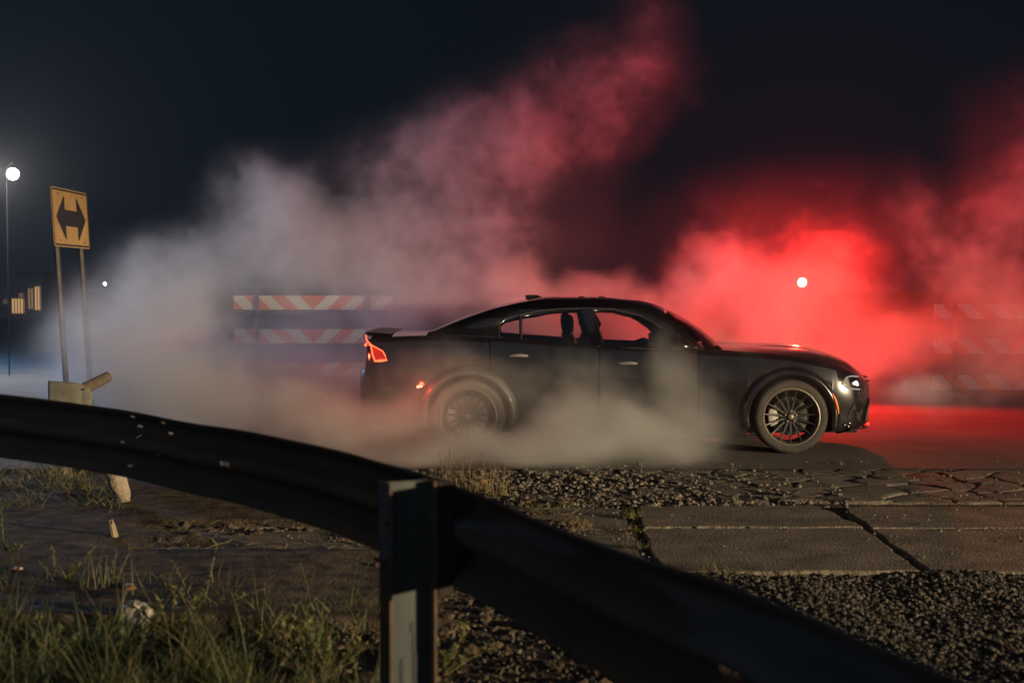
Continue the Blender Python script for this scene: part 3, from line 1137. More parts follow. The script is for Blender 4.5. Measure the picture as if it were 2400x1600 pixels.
for px, y0, lab, Yd in ((100, 625, 'short far pole right of the lit windows', 55),):
    t = thing('utility_pole', lab, 'pole', ((px - 1200) / FPX * Yd, Yd, 0))
    mb = MB()
    mb.tube([(0, 0, 0), (0, 0, at(px, y0, Yd).z)], .05, 8)
    mb.build('pole_shaft', M_oldpost, t)
    mb = MB()
    mb.tube([(-.5, 0, at(px, y0, Yd).z - .15), (.5, 0, at(px, y0, Yd).z - .15)], .03, 6)
    mb.build('crossarm', M_oldpost, t)

# ------------------------------------------------------------------ CAR (x forward, near side is -y)
M_paint = mat('black_car_paint', (.005, .0045, .0055), .22, 0.0, spec=.5, coat=.8, col2=(.007, .006, .007), nscale=3)
M_flare_grey = mat('mottled_grey_paint', (.02, .02, .018), .45, col2=(.11, .105, .09), nscale=4, spec=.4, coat=.3)  # paler mottled grey for the rear arch flares
M_tyre_dust = mat('dusty_tyre', (.07, .062, .05), .9, bump=.3, bscale=120, col2=(.12, .105, .085), nscale=14)
M_trimblk = mat('black_plastic', (.012, .012, .013), .45)
M_under = mat('car_underside', (.006, .006, .006), .9)
M_tyre = mat('tyre_rubber', (.022, .019, .016), .8, bump=.3, bscale=120, col2=(.045, .037, .028), nscale=14)
M_rim = mat('dark_alloy', (.055, .05, .044), .45, .7)
M_rimlip = mat('machined_alloy', (.20, .17, .14), .5, .6)
M_disc = mat('brake_disc_steel', (.24, .20, .17), .35, .8, col2=(.30, .26, .22), nscale=20)
M_cal = mat('caliper_pale', (.50, .47, .42), .4, .2)
M_chrome = mat('satin_trim', (.30, .26, .22), .3, .9)
M_glass = glass_mat('tinted_glass', (.74, .66, .66))
M_wind = glass_mat('windscreen_glass', (.55, .5, .5))
M_lens = glass_mat('lamp_glass', (.85, .85, .85))
M_seat = mat('seat_fabric', (.012, .011, .012), .8)
M_tail = emission_mat('tail_lamp_red', (1.0, .10, .035), 3.6)
M_tail_in = mat('tail_lamp_dark', (.35, .02, .012), .2, emit=(1, .05, .02), estr=.10)
M_marker = emission_mat('marker_red', (1.0, .16, .08), 8)
M_amber = mat('amber_reflector_glow', (.8, .22, .04), .25, emit=(1, .22, .06), estr=.5)  # no lamp: the reflector's shine is put in as emission
M_drl = emission_mat('running_lamp', (1.0, .86, .72), .45)
M_proj = emission_mat('headlamp_bulb', (1.0, .90, .76), 4)

CX, CY = 1.12, 14.46
car = thing('car', 'black four door sedan spinning its rear tyres in smoke with lit tail lamp', 'car', (CX, CY, 0))
AX_F, AX_R, WZ, AR = 1.54, -1.537, .355, .405
ZC = [(-2.60, .80), (-2.55, .83), (-2.525, .90), (-2.51, 1.115), (-2.45, 1.135), (-2.2, 1.142), (-1.94, 1.15), (.93, 1.025), (1.2, 1.015), (1.557, 1.0), (1.76, .985), (1.98, .945), (2.15, .885), (2.28, .80), (2.36, .72), (2.41, .62)]
ZS = [(-2.60, .78), (-2.55, .80), (-2.525, .87), (-2.51, 1.085), (-2.45, 1.10), (-1.94, 1.125), (-1.6, 1.12), (-1.315, 1.105), (-.995, 1.082), (-.255, 1.03), (.226, 1.008), (.6, .992), (.93, .98), (1.26, .957), (1.527, .93), (1.773, .885), (1.98, .84), (2.138, .775), (2.25, .715), (2.36, .655), (2.41, .60)]
WX = [(-2.60, .66), (-2.575, .76), (-2.53, .83), (-2.45, .87), (-2.3, .90), (-1.9, .935), (-1.0, .94), (.8, .94), (1.6, .938), (1.95, .905), (2.15, .85), (2.28, .75), (2.36, .62), (2.41, .42)]
ZB = [(-2.60, .36), (-2.5, .27), (-2.1, .23), (-1.9, .20), (1.9, .19), (2.2, .22), (2.41, .29)]

def section(x, arch=True):
    zc_, zs_, w = smooth_interp(x, ZC), smooth_interp(x, ZS), smooth_interp(x, WX)
    zb_ = interp(x, ZB)
    if arch:
        for xc in (AX_F, AX_R):
            if abs(x - xc) < AR:
                zb_ = max(zb_, WZ + sqrt(AR * AR - (x - xc) ** 2))
    ye = .905 * w
    pts = [(0, zc_), (.30 * ye, zc_ - .002), (.58 * ye, zc_ - .12 * (zc_ - zs_)), (.82 * ye, zs_ + .52 * (zc_ - zs_)), (ye, zs_)]
    z6 = max(zs_ - .15, zb_ + .012)
    pts += [(.968 * w, zs_ - .32 * (zs_ - z6)), (.995 * w, z6)]
    low = [(1.0, .30), (.985, .52), (.97, .70), (.968, .86), (.945, 1.0)]
    for f_, t in low:
        pts.append((f_ * w, z6 + (zb_ - z6) * t))
    return pts

def hw(x, z):
    s_ = section(x, False)[4:]
    for (ya, za), (yb, zb2) in zip(s_, s_[1:]):
        if za >= z >= zb2:
            return ya + (yb - ya) * (za - z) / max(1e-6, za - zb2)
    return s_[0][0] if z > s_[0][1] else s_[-1][0]

def stations(a, b):
    xs = [a]
    x = a
    while x < b - .02:
        step = .05
        if x < -2.3 or x > 2.0:
            step = .022
        for xc in (AX_F, AX_R):
            d = abs(abs(x - xc) - AR)
            if d < .12:
                step = .014
        x = min(x + step, b)
        xs.append(x)
    for xc in (AX_F, AX_R):
        for q in (xc - AR + .0005, xc + AR - .0005):
            if a < q < b:
                xs.append(q)
    return sorted(set(xs))

def panel(mb, a, b, r0, r1, sides=(-1, 1), inset=0.0, slant=0.0):
    for sgn in sides:
        rows = []
        for x in stations(a, b):
            s_ = section(x)[r0:r1 + 1]
            n_ = len(s_)
            rows.append([Vector((x + slant * (z - .6), sgn * (y - inset), z)) for y, z in s_])
        mb.grid(rows, flip=(sgn > 0))

FD0, FD1, RD0 = -.285, .66, -1.33
g_ = .007
mb = MB()
panel(mb, FD1 + g_, 2.41, 4, 11)
panel(mb, -2.60, RD0 - g_, 4, 11)
# nose and tail caps
for xe, sg_ in ((2.41, 1), (-2.60, -1)):
    s_ = section(xe)
    loop = [Vector((xe, y, z)) for y, z in s_] + [Vector((xe, -y, z)) for y, z in reversed(s_[1:])]
    mb.add(loop, [tuple(range(len(loop)))])
# sills, cowl and jambs
for sgn in (-1, 1):
    mb.box(-1.12, 1.12, min(sgn * .80, sgn * .905), max(sgn * .80, sgn * .905), .15, .235)
mb.box(.60, .97, -.84, .84, .90, .985)
body = mb.build('body', M_paint, car, True, sharp=35)
hb = MB()
panel(hb, .905, 2.41, 0, 4)
rows = []
for i in range(13):                                     # raised centre of the hood
    x = 1.25 + .75 * i / 12
    rows.append([(x, y * .034, smooth_interp(x, ZC) - .004 + .024 * max(0, 1 - (y / 10) ** 2) ** .6 * sin(pi * i / 12) ** .7) for y in range(-10, 11)])
hb.grid(rows)
hb.build('hood', M_paint, car, True, sharp=50)
tb = MB()
panel(tb, -2.60, -1.93, 0, 4)
tl = tb.build('trunk_lid', M_paint, car, True, sharp=40)
spb = MB()
rows = []
for j in range(21):
    y = -.80 + 1.6 * j / 20
    k = 1 - .45 * abs(j - 10) / 10 * (abs(j - 10) > 7)
    rows.append([(-2.28, y, 1.140), (-2.42, y, 1.152), (-2.525, y, 1.160 - .012 * (1 - k)), (-2.538, y, 1.152 - .012 * (1 - k)), (-2.535, y, 1.145), (-2.49, y, 1.115)])
spb.grid(rows)
spb.build('spoiler', M_trimblk, tl, True, sharp=60)

# doors
M_handle = mat('handle_highlight', (.30, .26, .26), .4, .5)  # pinkish highlight of the handles put into their base colour
for nm_, a, b, hx in (('front', FD0 + g_, FD1 - g_, -.10), ('rear', RD0 + g_, FD0 - g_, -1.14)):
    for sgn in (-1, 1):
        d_ = MB()
        for rows_ in (0,):
            panel(d_, a, b, 4, 11, (sgn,))
            panel(d_, a, b, 4, 11, (sgn,), .035)
        do = d_.build('door', M_paint, car, True, sharp=40)
        h_ = MB()
        zh = .862 if nm_ == 'front' else .935
        pts = [(hx + .17 * i / 6, sgn * (hw(hx + .17 * i / 6, zh) + .012 + .016 * sin(pi * i / 6)), zh + .006 * sin(pi * i / 6)) for i in range(7)]
        h_.tube(pts, [.010, .014, .016, .016, .016, .014, .010], 8)
        h_.build('handle', M_handle, do, True)

# wheel wells and floor
u_ = MB()
u_.box(-2.45, 2.25, -.60, .60, .17, .36)
for xc in (AX_F, AX_R):
    for sgn in (-1, 1):
        rows = []
        for k in range(25):
            a = pi * k / 24
            rows.append([(xc + AR * cos(a), sgn * .90, WZ + AR * sin(a)), (xc + AR * cos(a), sgn * .55, WZ + AR * sin(a))])
        u_.grid(rows)
        u_.add([(xc + AR * cos(pi * k / 24), sgn * .55, WZ + AR * sin(pi * k / 24)) for k in range(25)], [tuple(range(25))])
u_.build('underbody', M_under, car)

# flares
for xc in (AX_F, AX_R):
    for sgn in (-1, 1):
        f_ = MB()
        rows = []
        for k in range(41):
            a = radians(-14 + 208 * k / 40)
            row = []
            for r_, o_ in ((AR - .012, -.10), (AR - .006, .042), (AR + .010, .056), (AR + .035, .052), (AR + .062, .020), (AR + .078, -.02)):
                x, z = xc + r_ * cos(a), WZ + r_ * sin(a)
                xx = max(-2.5, min(2.3, xc + (AR + .03) * cos(a)))
                y = max(hw(xx, max(.24, min(z, smooth_interp(xx, ZS) - .1))), .90) + o_
                row.append((x, sgn * min(y, .995), z))
            rows.append(row)
        f_.grid(rows, flip=(sgn < 0))
        fl_ = f_.build('fender_flare', M_paint if xc > 0 else M_flare_grey, car, True, sharp=55)
        if xc < 0:
            fl_['label'] = 'mottled paler grey rear wheel arch flare'

# greenhouse
RAILP = [(1010, 778), (1082, 749), (1160, 723), (1235, 707), (1290, 702), (1400, 702), (1460, 706), (1498, 712), (1530, 721), (1562, 739), (1600, 765), (1632, 800), (1646, 818)]
CENP = [(1011, 773), (1078, 744), (1157, 718), (1231, 702), (1280, 695.5), (1400, 695.5), (1460, 700), (1498, 704), (1528, 711), (1556, 722), (1612, 752), (1658, 785), (1676, 803)]
sx = lambda px: (px - 1200) / 243 - CX
sz = lambda py: H - (py - 670) / 243
def gy(x, z):                                            # half width of the greenhouse side at a height
    t = max(0, min(1.1, (z - 1.0) / .46))
    return (.862 - .29 * t - .03 * t * t) - .06 * max(0, -1.2 - x) / .75
rail3 = [Vector((sx(a), gy(sx(a), sz(b)), sz(b))) for a, b in RAILP]
cen3 = [Vector(((a - 1200) / 230.5 - CX, 0, H - (b - 670) / 230.5)) for a, b in CENP]
def roof_strip(i0, i1, v0=0.0, v1=1.0, lift=0.0):
    mb = MB()
    rows = []
    n = (i1 - i0) * 4
    for k in range(n + 1):
        u = i0 + k / 4
        r = Vector([smooth_interp(u, [(j, rail3[j][c]) for j in range(13)]) for c in range(3)])
        c_ = Vector([smooth_interp(u, [(j, cen3[j][c]) for j in range(13)]) for c in range(3)])
        row = []
        for q in range(-8, 9):
            v = v0 + (v1 - v0) * q / 8 if v0 else q / 8
            a = abs(q / 8)
            w_ = 1 - a ** 2.6
            row.append(Vector((r.x + (c_.x - r.x) * w_, r.y * q / 8, r.z + (c_.z - r.z) * w_ + lift)))
        rows.append(row)
    mb.grid(rows)
    return mb
rf = roof_strip(3, 9)
roof = rf.build('roof', M_paint, car, True, sharp=60)
sm = roof.modifiers.new('skin', 'SOLIDIFY')
sm.thickness, sm.offset = .03, -1
roof_strip(9, 12).build('windscreen', M_wind, car, True, sharp=80)
roof_strip(0, 3).build('rear_window', M_wind, car, True, sharp=80)
ant = MB()
ax = (1238 - 1200) / 230.5 - CX
rows = []
for i in range(7):
    t = i / 6
    hh_ = .055 * (1 - t) ** .5 * (1 if i else .95)
    w_ = .016 + .012 * t
    xx = ax - .02 + .16 * t
    z0_ = 1.452 + .04 * t
    rows.append([(xx, -w_, z0_), (xx - .01, -w_ * .5, z0_ + hh_ * .7), (xx - .015, 0, z0_ + hh_), (xx - .01, w_ * .5, z0_ + hh_ * .7), (xx, w_, z0_)])
ant.grid(rows)
ant.add(rows[0], [(0, 1, 2, 3, 4)])
ant.build('antenna', M_trimblk, roof, True, sharp=70)

def poly3(pts, sgn, off=0.0):
    return [Vector((sx(a), sgn * (gy(sx(a), sz(b)) + off), sz(b))) for a, b in pts]
OUT = RAILP + [(1600, 824), (1575, 823), (1531, 819), (1413, 813), (1231, 801), (1152, 794), (1080, 790), (1012, 789)]
Q_W = [(1171, 789), (1169, 770), (1172, 760), (1182, 750), (1198, 745.5), (1218, 741), (1219, 793)]
R_W = [(1225, 793.5), (1224, 740), (1256, 733.5), (1289, 729), (1325, 726.5), (1364, 725.5), (1388, 807)]
F_W = [(1417, 808.5), (1392, 726), (1439, 727), (1460, 733), (1498, 741), (1525, 755), (1549, 771), (1560, 783), (1568, 814)]
gl_groups = [('rear', [Q_W, R_W]), ('front', [F_W])]
for sgn in (-1, 1):
    pl = [poly3(OUT, sgn), poly3(Q_W, sgn), poly3(R_W, sgn), poly3(F_W, sgn)]
    flat = [[Vector((sx(a), sz(b), 0)) for a, b in L] for L in (OUT, Q_W, R_W, F_W)]
    tris = tessellate_polygon(flat)
    vs = [p for L in pl for p in L]
    fr = MB()
    fr.add(vs, [tuple(t_) for t_ in tris])
    fo = fr.build('window_frame', M_paint, car, True, sharp=30)
    so = fo.modifiers.new('depth', 'SOLIDIFY')
    so.thickness, so.offset = .05, (-1 if sgn < 0 else -1)
    for L in (Q_W, R_W, F_W):
        w_ = MB()
        P_ = poly3(L, sgn, -.02)
        w_.add(P_, [tuple(range(len(P_)))])
        wo = w_.build('side_window', M_glass, car)
    tr_ = MB()
    for L in ([(1171, 791), (1168, 768), (1173, 757), (1184, 747), (1218, 738), (1256, 730.5), (1289, 726), (1325, 723.5), (1364, 722.5), (1388, 722.5)],
              [(1389, 723), (1401, 765), (1413, 809)], [(1221, 738), (1222, 794)],
              [(1389, 723), (1439, 724), (1461, 730), (1499, 738), (1527, 752), (1552, 769)],
              [(1140, 793), (1231, 799), (1413, 811), (1531, 817), (1580, 822)]):
        tr_.tube(poly3(L, sgn, .003), .0042, 6)
    tr_.build('window_trim', M_chrome, car, True)

# mirrors
for sgn in (-1, 1):
    m_ = MB()
    rows = []
    for i in range(9):
        t = i / 8
        k = sin(pi * min(1, .12 + t * .95)) ** .6 if i < 8 else .25
        x = .36 + .27 * t
        cyy = .98 + .02 * sin(pi * t)
        row = []
        for q in range(14):
            a = 2 * pi * q / 14
            row.append((x, sgn * (cyy + .085 * k * cos(a)), 1.045 - .03 * t + .072 * k * sin(a)))
        rows.append(row + [row[0]])
    m_.grid(rows)
    m_.add(rows[0][:14], [tuple(range(14))])
    m_.tube([(.50, sgn * .86, .995), (.52, sgn * .93, 1.01)], .025, 8)
    m_.build('side_mirror', M_paint, car, True, sharp=60)

# lamps
def on_side(pts, sgn, off):
    return [Vector((x, sgn * (hw(x, z) + off), z)) for x, z in pts]
for sgn in (-1, 1):
    T_ = [(-2.47, 1.035), (-2.42, 1.012), (-2.354, .977), (-2.333, .94), (-2.317, .895), (-2.37, .888), (-2.43, .884), (-2.455, .95)]
    a = MB()
    P_ = on_side(T_, sgn, .006)
    a.add(P_, [tuple(range(len(P_)))])
    lo = a.build('tail_lamp', M_tail_in, car)
    r_ = MB()
    loop = P_ + [P_[0]]
    r_.tube([p + Vector((0, sgn * .004, 0)) for p in loop], [.006, .005, .005, .006, .009, .012, .009, .007, .006], 8, False)
    up = [Vector((-2.525, sgn * .80, 1.13)), Vector((-2.515, sgn * .825, 1.08)), P_[0]]
    r_.tube(up, [.004, .006, .006], 6)
    back = [P_[0], Vector((-2.535, sgn * .76, 1.03)), Vector((-2.545, sgn * .4, 1.04)), Vector((-2.545, 0, 1.04))]
    r_.tube(back, .010, 6)
    r_.build('lamp_ring', M_tail, lo)
    k_ = MB()
    k_.tube(on_side([(-2.025, .640), (-1.975, .652)], sgn, .035), .012, 8)
    k_.build('side_marker', M_marker, car)
    # amber marker follows the front flare edge
    am = MB()
    pts = []
    for i in range(7):
        a_ = radians(30 - 26 * i / 6)
        pts.append(Vector((AX_F + (AR + .045) * cos(a_), sgn * .962, WZ + (AR + .045) * sin(a_))))
    am.tube(pts, [.003, .007, .009, .009, .008, .006, .003], 6)
    am.build('amber_marker', M_amber, car)
    hl = MB()
    HP = [(2.02, .665), (2.09, .735), (2.16, .742), (2.225, .735), (2.245, .665), (2.225, .60), (2.13, .605)]
    P_ = on_side(HP, sgn, .004)
    hl.add(P_, [tuple(range(len(P_)))])
    ho = hl.build('headlight', M_trimblk, car)
    dl = MB()
    dl.tube(on_side([(2.075, .725), (2.14, .737), (2.225, .727)], sgn, .012), [.003, .006, .006], 6)
    dl.tube(on_side([(2.06, .64), (2.12, .618), (2.225, .607)], sgn, .012), [.003, .006, .007], 6)
    dl.build('running_lamp', M_drl, ho)
    pj = MB()
    for q in ((2.165, .668, .013), (2.185, .672, .017), (2.20, .655, .012)):
        pj.lathe([(.0001 + q[2] * sin(pi * i / 6), -q[2] * cos(pi * i / 6)) for i in range(7)], 10, Matrix.Translation((q[0], sgn * (hw(q[0], q[1]) + .012), q[1])))
    pj.build('bulb', M_proj, ho)

# front details
sp_ = MB()
rows = []
for k in range(21):
    y = -.88 + 1.76 * k / 20
    xf = 2.455 - .33 * (abs(y) / .88) ** 3.2
    rows.append([(2.0, y, .215), (xf - .02, y, .225), (xf, y, .235), (xf - .01, y, .215), (2.0, y, .185)])
sp_.grid(rows)
sp_.build('front_splitter', M_trimblk, car, True, sharp=40)
gr = MB()
for z in (.36, .42, .48, .66, .70):
    gr.tube([(smooth_interp(z, [(.2, 2.40), (.6, 2.425), (.75, 2.37)]), y, z) for y in (-.40, 0, .40)], .010, 6)
for sgn in (-1, 1):
    gr.tube([(2.30, sgn * .74, .30), (2.33, sgn * .70, .42), (2.36, sgn * .64, .50)], .012, 6)
gr.build('grille', M_trimblk, car)
fogs = MB()
for q in ((2.07, .27), (2.12, .285), (2.11, .25)):
    fogs.lathe([(.0001 + .011 * sin(pi * i / 6), -.011 * cos(pi * i / 6)) for i in range(7)], 10, Matrix.Translation((q[0], -(hw(q[0], q[1]) + .01), q[1])))
fogs.build('bumper_stud', M_chrome, car)
ins = MB()                                              # bumper side inlet: recessed dark panel with a thin edge
P_ = on_side([(2.10, .34), (2.16, .47), (2.24, .54), (2.27, .40), (2.24, .30)], -1, .004)
ins.add(P_, [tuple(range(5))])
ins.tube(P_[:3], .005, 6)
ins.build('bumper_inlet', M_trimblk, car)
bd = MB()                                               # round badge on the fender
for k in range(1):
    pts = [Vector((.68 + .022 * cos(a * pi / 8), -(hw(.68, .81) + .004), .81 + .022 * sin(a * pi / 8))) for a in range(17)]
    bd.tube(pts, .003, 5, False)
bd.build('fender_badge', M_trimblk, car)
for y in (-.10, .10):
    rl = MB()
    rl.tube([(-.36 + y, -.30, 1.487), (-.33 + y, -.30, 1.494), (-.30 + y, -.30, 1.487)], .008, 6)
    rl.build('roof_bump', M_trimblk, roof)
for x in (RD0, FD0, FD1):
    for sgn in (-1, 1):
        gap = MB()
        rows = [[(x - .03, sgn * (y - .03), z), (x + .03, sgn * (y - .03), z)] for y, z in section(x)[4:]]
        gap.grid(rows)
        gap.build('door_jamb', M_under, car)

# wheels
def wheel(x, sgn):
    w = bpy.data.objects.new('wheel', None)
    C.objects.link(w)
    w.parent = car
    w.location = (x, sgn * .955, WZ)
    Mx = Matrix.Identity(4) if sgn < 0 else Matrix.Rotation(pi, 4, 'Z')
    w.rotation_euler = (0, 0, 0 if sgn < 0 else pi)
    t_ = MB()
    t_.lathe([(.268, -.002), (.285, -.012), (.32, -.014), (.342, -.004), (.352, .02), (.353, .14), (.352, .26), (.342, .285), (.30, .295), (.268, .285)], 64)
    t_.build('tyre', M_tyre if x > 0 else M_tyre_dust, w, True, sharp=60)
    r_ = MB()
    r_.lathe([(.272, -.004), (.276, -.010), (.268, -.013), (.260, -.008), (.256, .01), (.245, .06), (.24, .2), (.262, .28)], 64)
    r_.build('rim', M_rimlip, w, True, sharp=50)
    for k in range(15):
        a = 2 * pi * (k + .25) / 15
        s_ = MB()
        ca, sa = cos(a), sin(a)
        prof = [(.060, .040, .017), (.12, .034, .013), (.19, .024, .0085), (.262, .006, .0065)]
        vs, fs = [], []
        for r__, y, hw_ in prof:
            for (dt, dy) in ((-hw_, .012), (-hw_ * .55, 0), (hw_ * .55, 0), (hw_, .012), (hw_ * .8, .034), (-hw_ * .8, .034)):
                vs.append((r__ * ca - dt * sa, y + dy, r__ * sa + dt * ca))
        for i in range(3):
            for j in range(6):
                j2 = (j + 1) % 6
                fs.append((i * 6 + j, i * 6 + j2, (i + 1) * 6 + j2, (i + 1) * 6 + j))
        s_.add(vs, fs)
        s_.build('spoke', M_rim, w)
    h_ = MB()
    h_.lathe([(0, .018), (.028, .020), (.036, .026), (.040, .034), (.066, .036), (.070, .06)], 32)
    h_.build('hub', M_rim, w, True, sharp=40)
    cp = MB()
    cp.lathe([(0, .006), (.020, .008), (.029, .014), (.032, .024)], 24)
    cp.build('hub_cap', M_rimlip, w, True)
    for k in range(5):
        a = 2 * pi * (k + .25) / 5
        l_ = MB()
        l_.lathe([(0, .016), (.008, .018), (.010, .036)], 8, Matrix.Translation((.054 * cos(a), 0, .054 * sin(a))))
        l_.build('lug_nut', M_rimlip, w)
    d_ = MB()
    d_.lathe([(.09, .085), (.10, .078), (.185, .078), (.185, .10), (.10, .10)], 48)
    d_.build('brake_disc', M_disc, w, True, sharp=40)
    c_ = MB()
    rows = []
    for i in range(9):
        a = radians(158 + 50 * i / 8)
        rows.append([(r__ * cos(a), y, r__ * sin(a)) for r__, y in ((.13, .075), (.14, .052), (.18, .048), (.205, .06), (.205, .12))])
    c_.grid(rows)
    c_.build('caliper', M_cal, w, True, sharp=40)
    return w
for x in (AX_F, AX_R):
    for sgn in (-1, 1):
        wheel(x, sgn)

# interior
for sgn in (-1, 1):
    s_ = MB()
    for i, (z, x, hw_, hd) in enumerate([(.50, -.42, .25, .09), (.70, -.46, .26, .08), (.95, -.52, .25, .065), (1.10, -.55, .20, .055), (1.13, -.555, .10, .04), (1.16, -.555, .12, .05), (1.24, -.56, .14, .055), (1.30, -.565, .11, .045), (1.32, -.565, .04, .02)]):
        if i:
            rows = []
            for (zz, xx, a, d) in ((pz, pxx, pa, pd), (z, x, hw_, hd)):
                rows.append([(xx + d * cos(q * pi / 6), sgn * .37 + a * sin(q * pi / 6), zz) for q in range(13)])
            s_.grid(rows)
        pz, pxx, pa, pd = z, x, hw_, hd
    s_.box(-.45, .10, sgn * .37 - .25, sgn * .37 + .25, .36, .52)
    s_.build('seat', M_seat, car, True, sharp=60)
rs = MB()
rs.box(-1.45, -1.0, -.66, .66, .36, .56)
rs.box(-1.62, -1.40, -.66, .66, .5, 1.02)
rs.build('rear_seat', M_seat, car)
db = MB()
db.box(.48, .95, -.72, .72, .62, .93)
db.build('dashboard', M_seat, car)
st = MB()
Ms = Matrix.Translation((.33, .37, .985)) @ Matrix.Rotation(radians(28), 4, 'Y') @ Matrix.Rotation(pi / 2, 4, 'Z')
st.tube([Ms @ Vector((.185 * cos(q * pi / 12), 0, .185 * sin(q * pi / 12))) for q in range(25)], .016, 8, False)
st.tube([Ms @ Vector((-.18, 0, 0)), Ms @ Vector((0, .04, 0)), Ms @ Vector((.18, 0, 0))], .02, 6)
st.tube([Ms @ Vector((0, .03, 0)), (.60, .37, .82)], .03, 8)
st.build('steering_wheel', M_seat, car)

# driver: one continuous skinned figure
M_cloth = mat('dark_clothes', (.014, .014, .018), .85)
M_skin = mat('skin', (.22, .12, .08), .6)
M_hair = mat('dark_hair', (.010, .008, .007), .6)
jv = [((-.33, .37, .56), .15), ((-.35, .37, .75), .14), ((-.37, .37, .94), .145), ((-.36, .37, 1.04), .075), ((-.335, .37, 1.10), .058),
      ((-.31, .37, 1.17), .085), ((-.30, .37, 1.24), .100), ((-.31, .37, 1.29), .075),
      ((-.36, .19, 1.00), .07), ((-.20, .13, .80), .05), ((.06, .20, .93), .042), ((.24, .23, 1.02), .036), ((.30, .24, 1.04), .034),
      ((-.36, .55, 1.00), .07), ((-.20, .60, .80), .05), ((.06, .54, .93), .042), ((.24, .51, 1.02), .036), ((.30, .50, 1.04), .034),
      ((-.05, .27, .60), .085), ((.25, .26, .66), .07), ((-.05, .47, .60), .085), ((.25, .48, .66), .07)]
je = [(0, 1), (1, 2), (2, 3), (3, 4), (4, 5), (5, 6), (6, 7), (2, 8), (8, 9), (9, 10), (10, 11), (11, 12), (2, 13), (13, 14), (14, 15), (15, 16), (16, 17), (0, 18), (18, 19), (0, 20), (20, 21)]
me = bpy.data.meshes.new('person')
me.from_pydata([v for v, r in jv], je, [])
person = bpy.data.objects.new('person', me)
C.objects.link(person)
sk = person.modifiers.new('skin', 'SKIN')
for i, (v, r) in enumerate(jv):
    me.skin_vertices[0].data[i].radius = (r, r)
me.skin_vertices[0].data[0].use_root = True
ss = person.modifiers.new('smooth', 'SUBSURF')
ss.levels = ss.render_levels = 2
me.materials.append(M_cloth)
person.location = (CX, CY, 0)
tag(person, 'person in dark clothes at the wheel of the black sedan, seen in silhouette', 'person')
hd_ = MB()                                              # face and hair laid over the head
rows = []
for i in range(13):
    t = i / 12
    z = 1.105 + .225 * t
    k = sin(pi * (.10 + .88 * t)) ** .55
    rows.append([(-.302 + (.098 * cos(a * pi / 8) * k + (.022 * math.exp(-((t - .45) / .10) ** 2) + .010 * math.exp(-((t - .2) / .08) ** 2)) * max(0, cos(a * pi / 8)) ** 9), .37 + .078 * k * sin(a * pi / 8), z) for a in range(17)])
hd_.grid(rows)
hd_.build('face', M_skin, person, True, sharp=80)
hh2 = MB()
rows = []
for i in range(9):
    t = i / 8
    z = 1.20 + .145 * t
    k = sin(pi * (.48 + .50 * t)) ** .5
    rows.append([(-.315 + .112 * k * cos(a * pi / 8) * (1 if cos(a * pi / 8) < .3 else .93), .37 + .090 * k * sin(a * pi / 8), z) for a in range(17)])
hh2.grid(rows)
hh2.build('hair', M_hair, person, True, sharp=80)

lamp('tail_light', 'POINT', (-2.64, -.92, .95), 5, (1, .10, .04), .03, parent=car)
lamp('marker_light', 'POINT', (-2.0, -1.03, .645), 3.0, (1, .07, .03), .02, parent=car)
# headlamp beams belong to the car
lamp('headlamp_light', 'SPOT', (2.29, -.83, .67), 42, (1.0, .88, .78), .06, (12, -1.2, .30), 58, 1.0, car)

# ------------------------------------------------------------------ SMOKE (density grid, stuff)
BL = []
def blob(px, py, Y, rx, ry, rd, d):
    c = at(px, py, Y)
    s_ = Y / FPX
    BL.append((c, (rx * s_, rd, ry * s_), d))
# rear plume, left
blob(600, 935, 15.6, 430, 135, 1.7, 1.0)
blob(440, 915, 13.3, 270, 150, .8, .85)
blob(800, 975, 13.3, 200, 85, .7, .75)
blob(330, 880, 15.8, 260, 190, 1.5, .95)
blob(740, 775, 16.4, 300, 85, 1.0, .40)
blob(190, 800, 13.9, 140, 170, .8, .60)
blob(160, 800, 16.2, 120, 160, 1.1, .25)
blob(400, 690, 16.0, 230, 150, 1.4, .62)
blob(640, 540, 16.2, 200, 180, 1.3, .58)
blob(690, 420, 16.4, 130, 110, 1.0, .40)
blob(830, 620, 16.4, 240, 170, 1.3, .42)
blob(890, 1000, 13.1, 230, 105, .7, 1.0)
blob(760, 970, 14.0, 260, 130, 1.2, .95)
# low smoke in front of the car
blob(1160, 1052, 12.7, 320, 52, .55, 1.5)
blob(1400, 1035, 12.7, 260, 85, .55, 1.9)
blob(1590, 1010, 12.8, 190, 100, .42, .75)
blob(1630, 900, 12.95, 120, 120, .36, .50)
blob(1600, 840, 13.1, 60, 50, .3, .35)
blob(1330, 920, 12.9, 400, 120, .36, .40)
blob(1850, 900, 13.0, 200, 110, .3, .14)
blob(950, 880, 13.0, 200, 140, .36, .22)
blob(1060, 930, 12.95, 200, 110, .36, .24)
# high plume drifting right
blob(960, 430, 16.6, 250, 190, 1.3, .23)
blob(1130, 330, 16.8, 230, 170, 1.2, .22)
blob(1330, 300, 17.0, 220, 190, 1.2, .24)
blob(1480, 150, 17.0, 130, 230, 1.0, .23)
blob(1150, 560, 17.0, 260, 130, 1.2, .17)
blob(1100, 690, 16.8, 260, 100, 1.0, .38)
blob(1350, 690, 16.8, 260, 75, 1.0, .48)
blob(1250, 765, 17.2, 130, 55, .9, 1.2)
blob(1500, 770, 17.2, 170, 65, .9, 1.0)
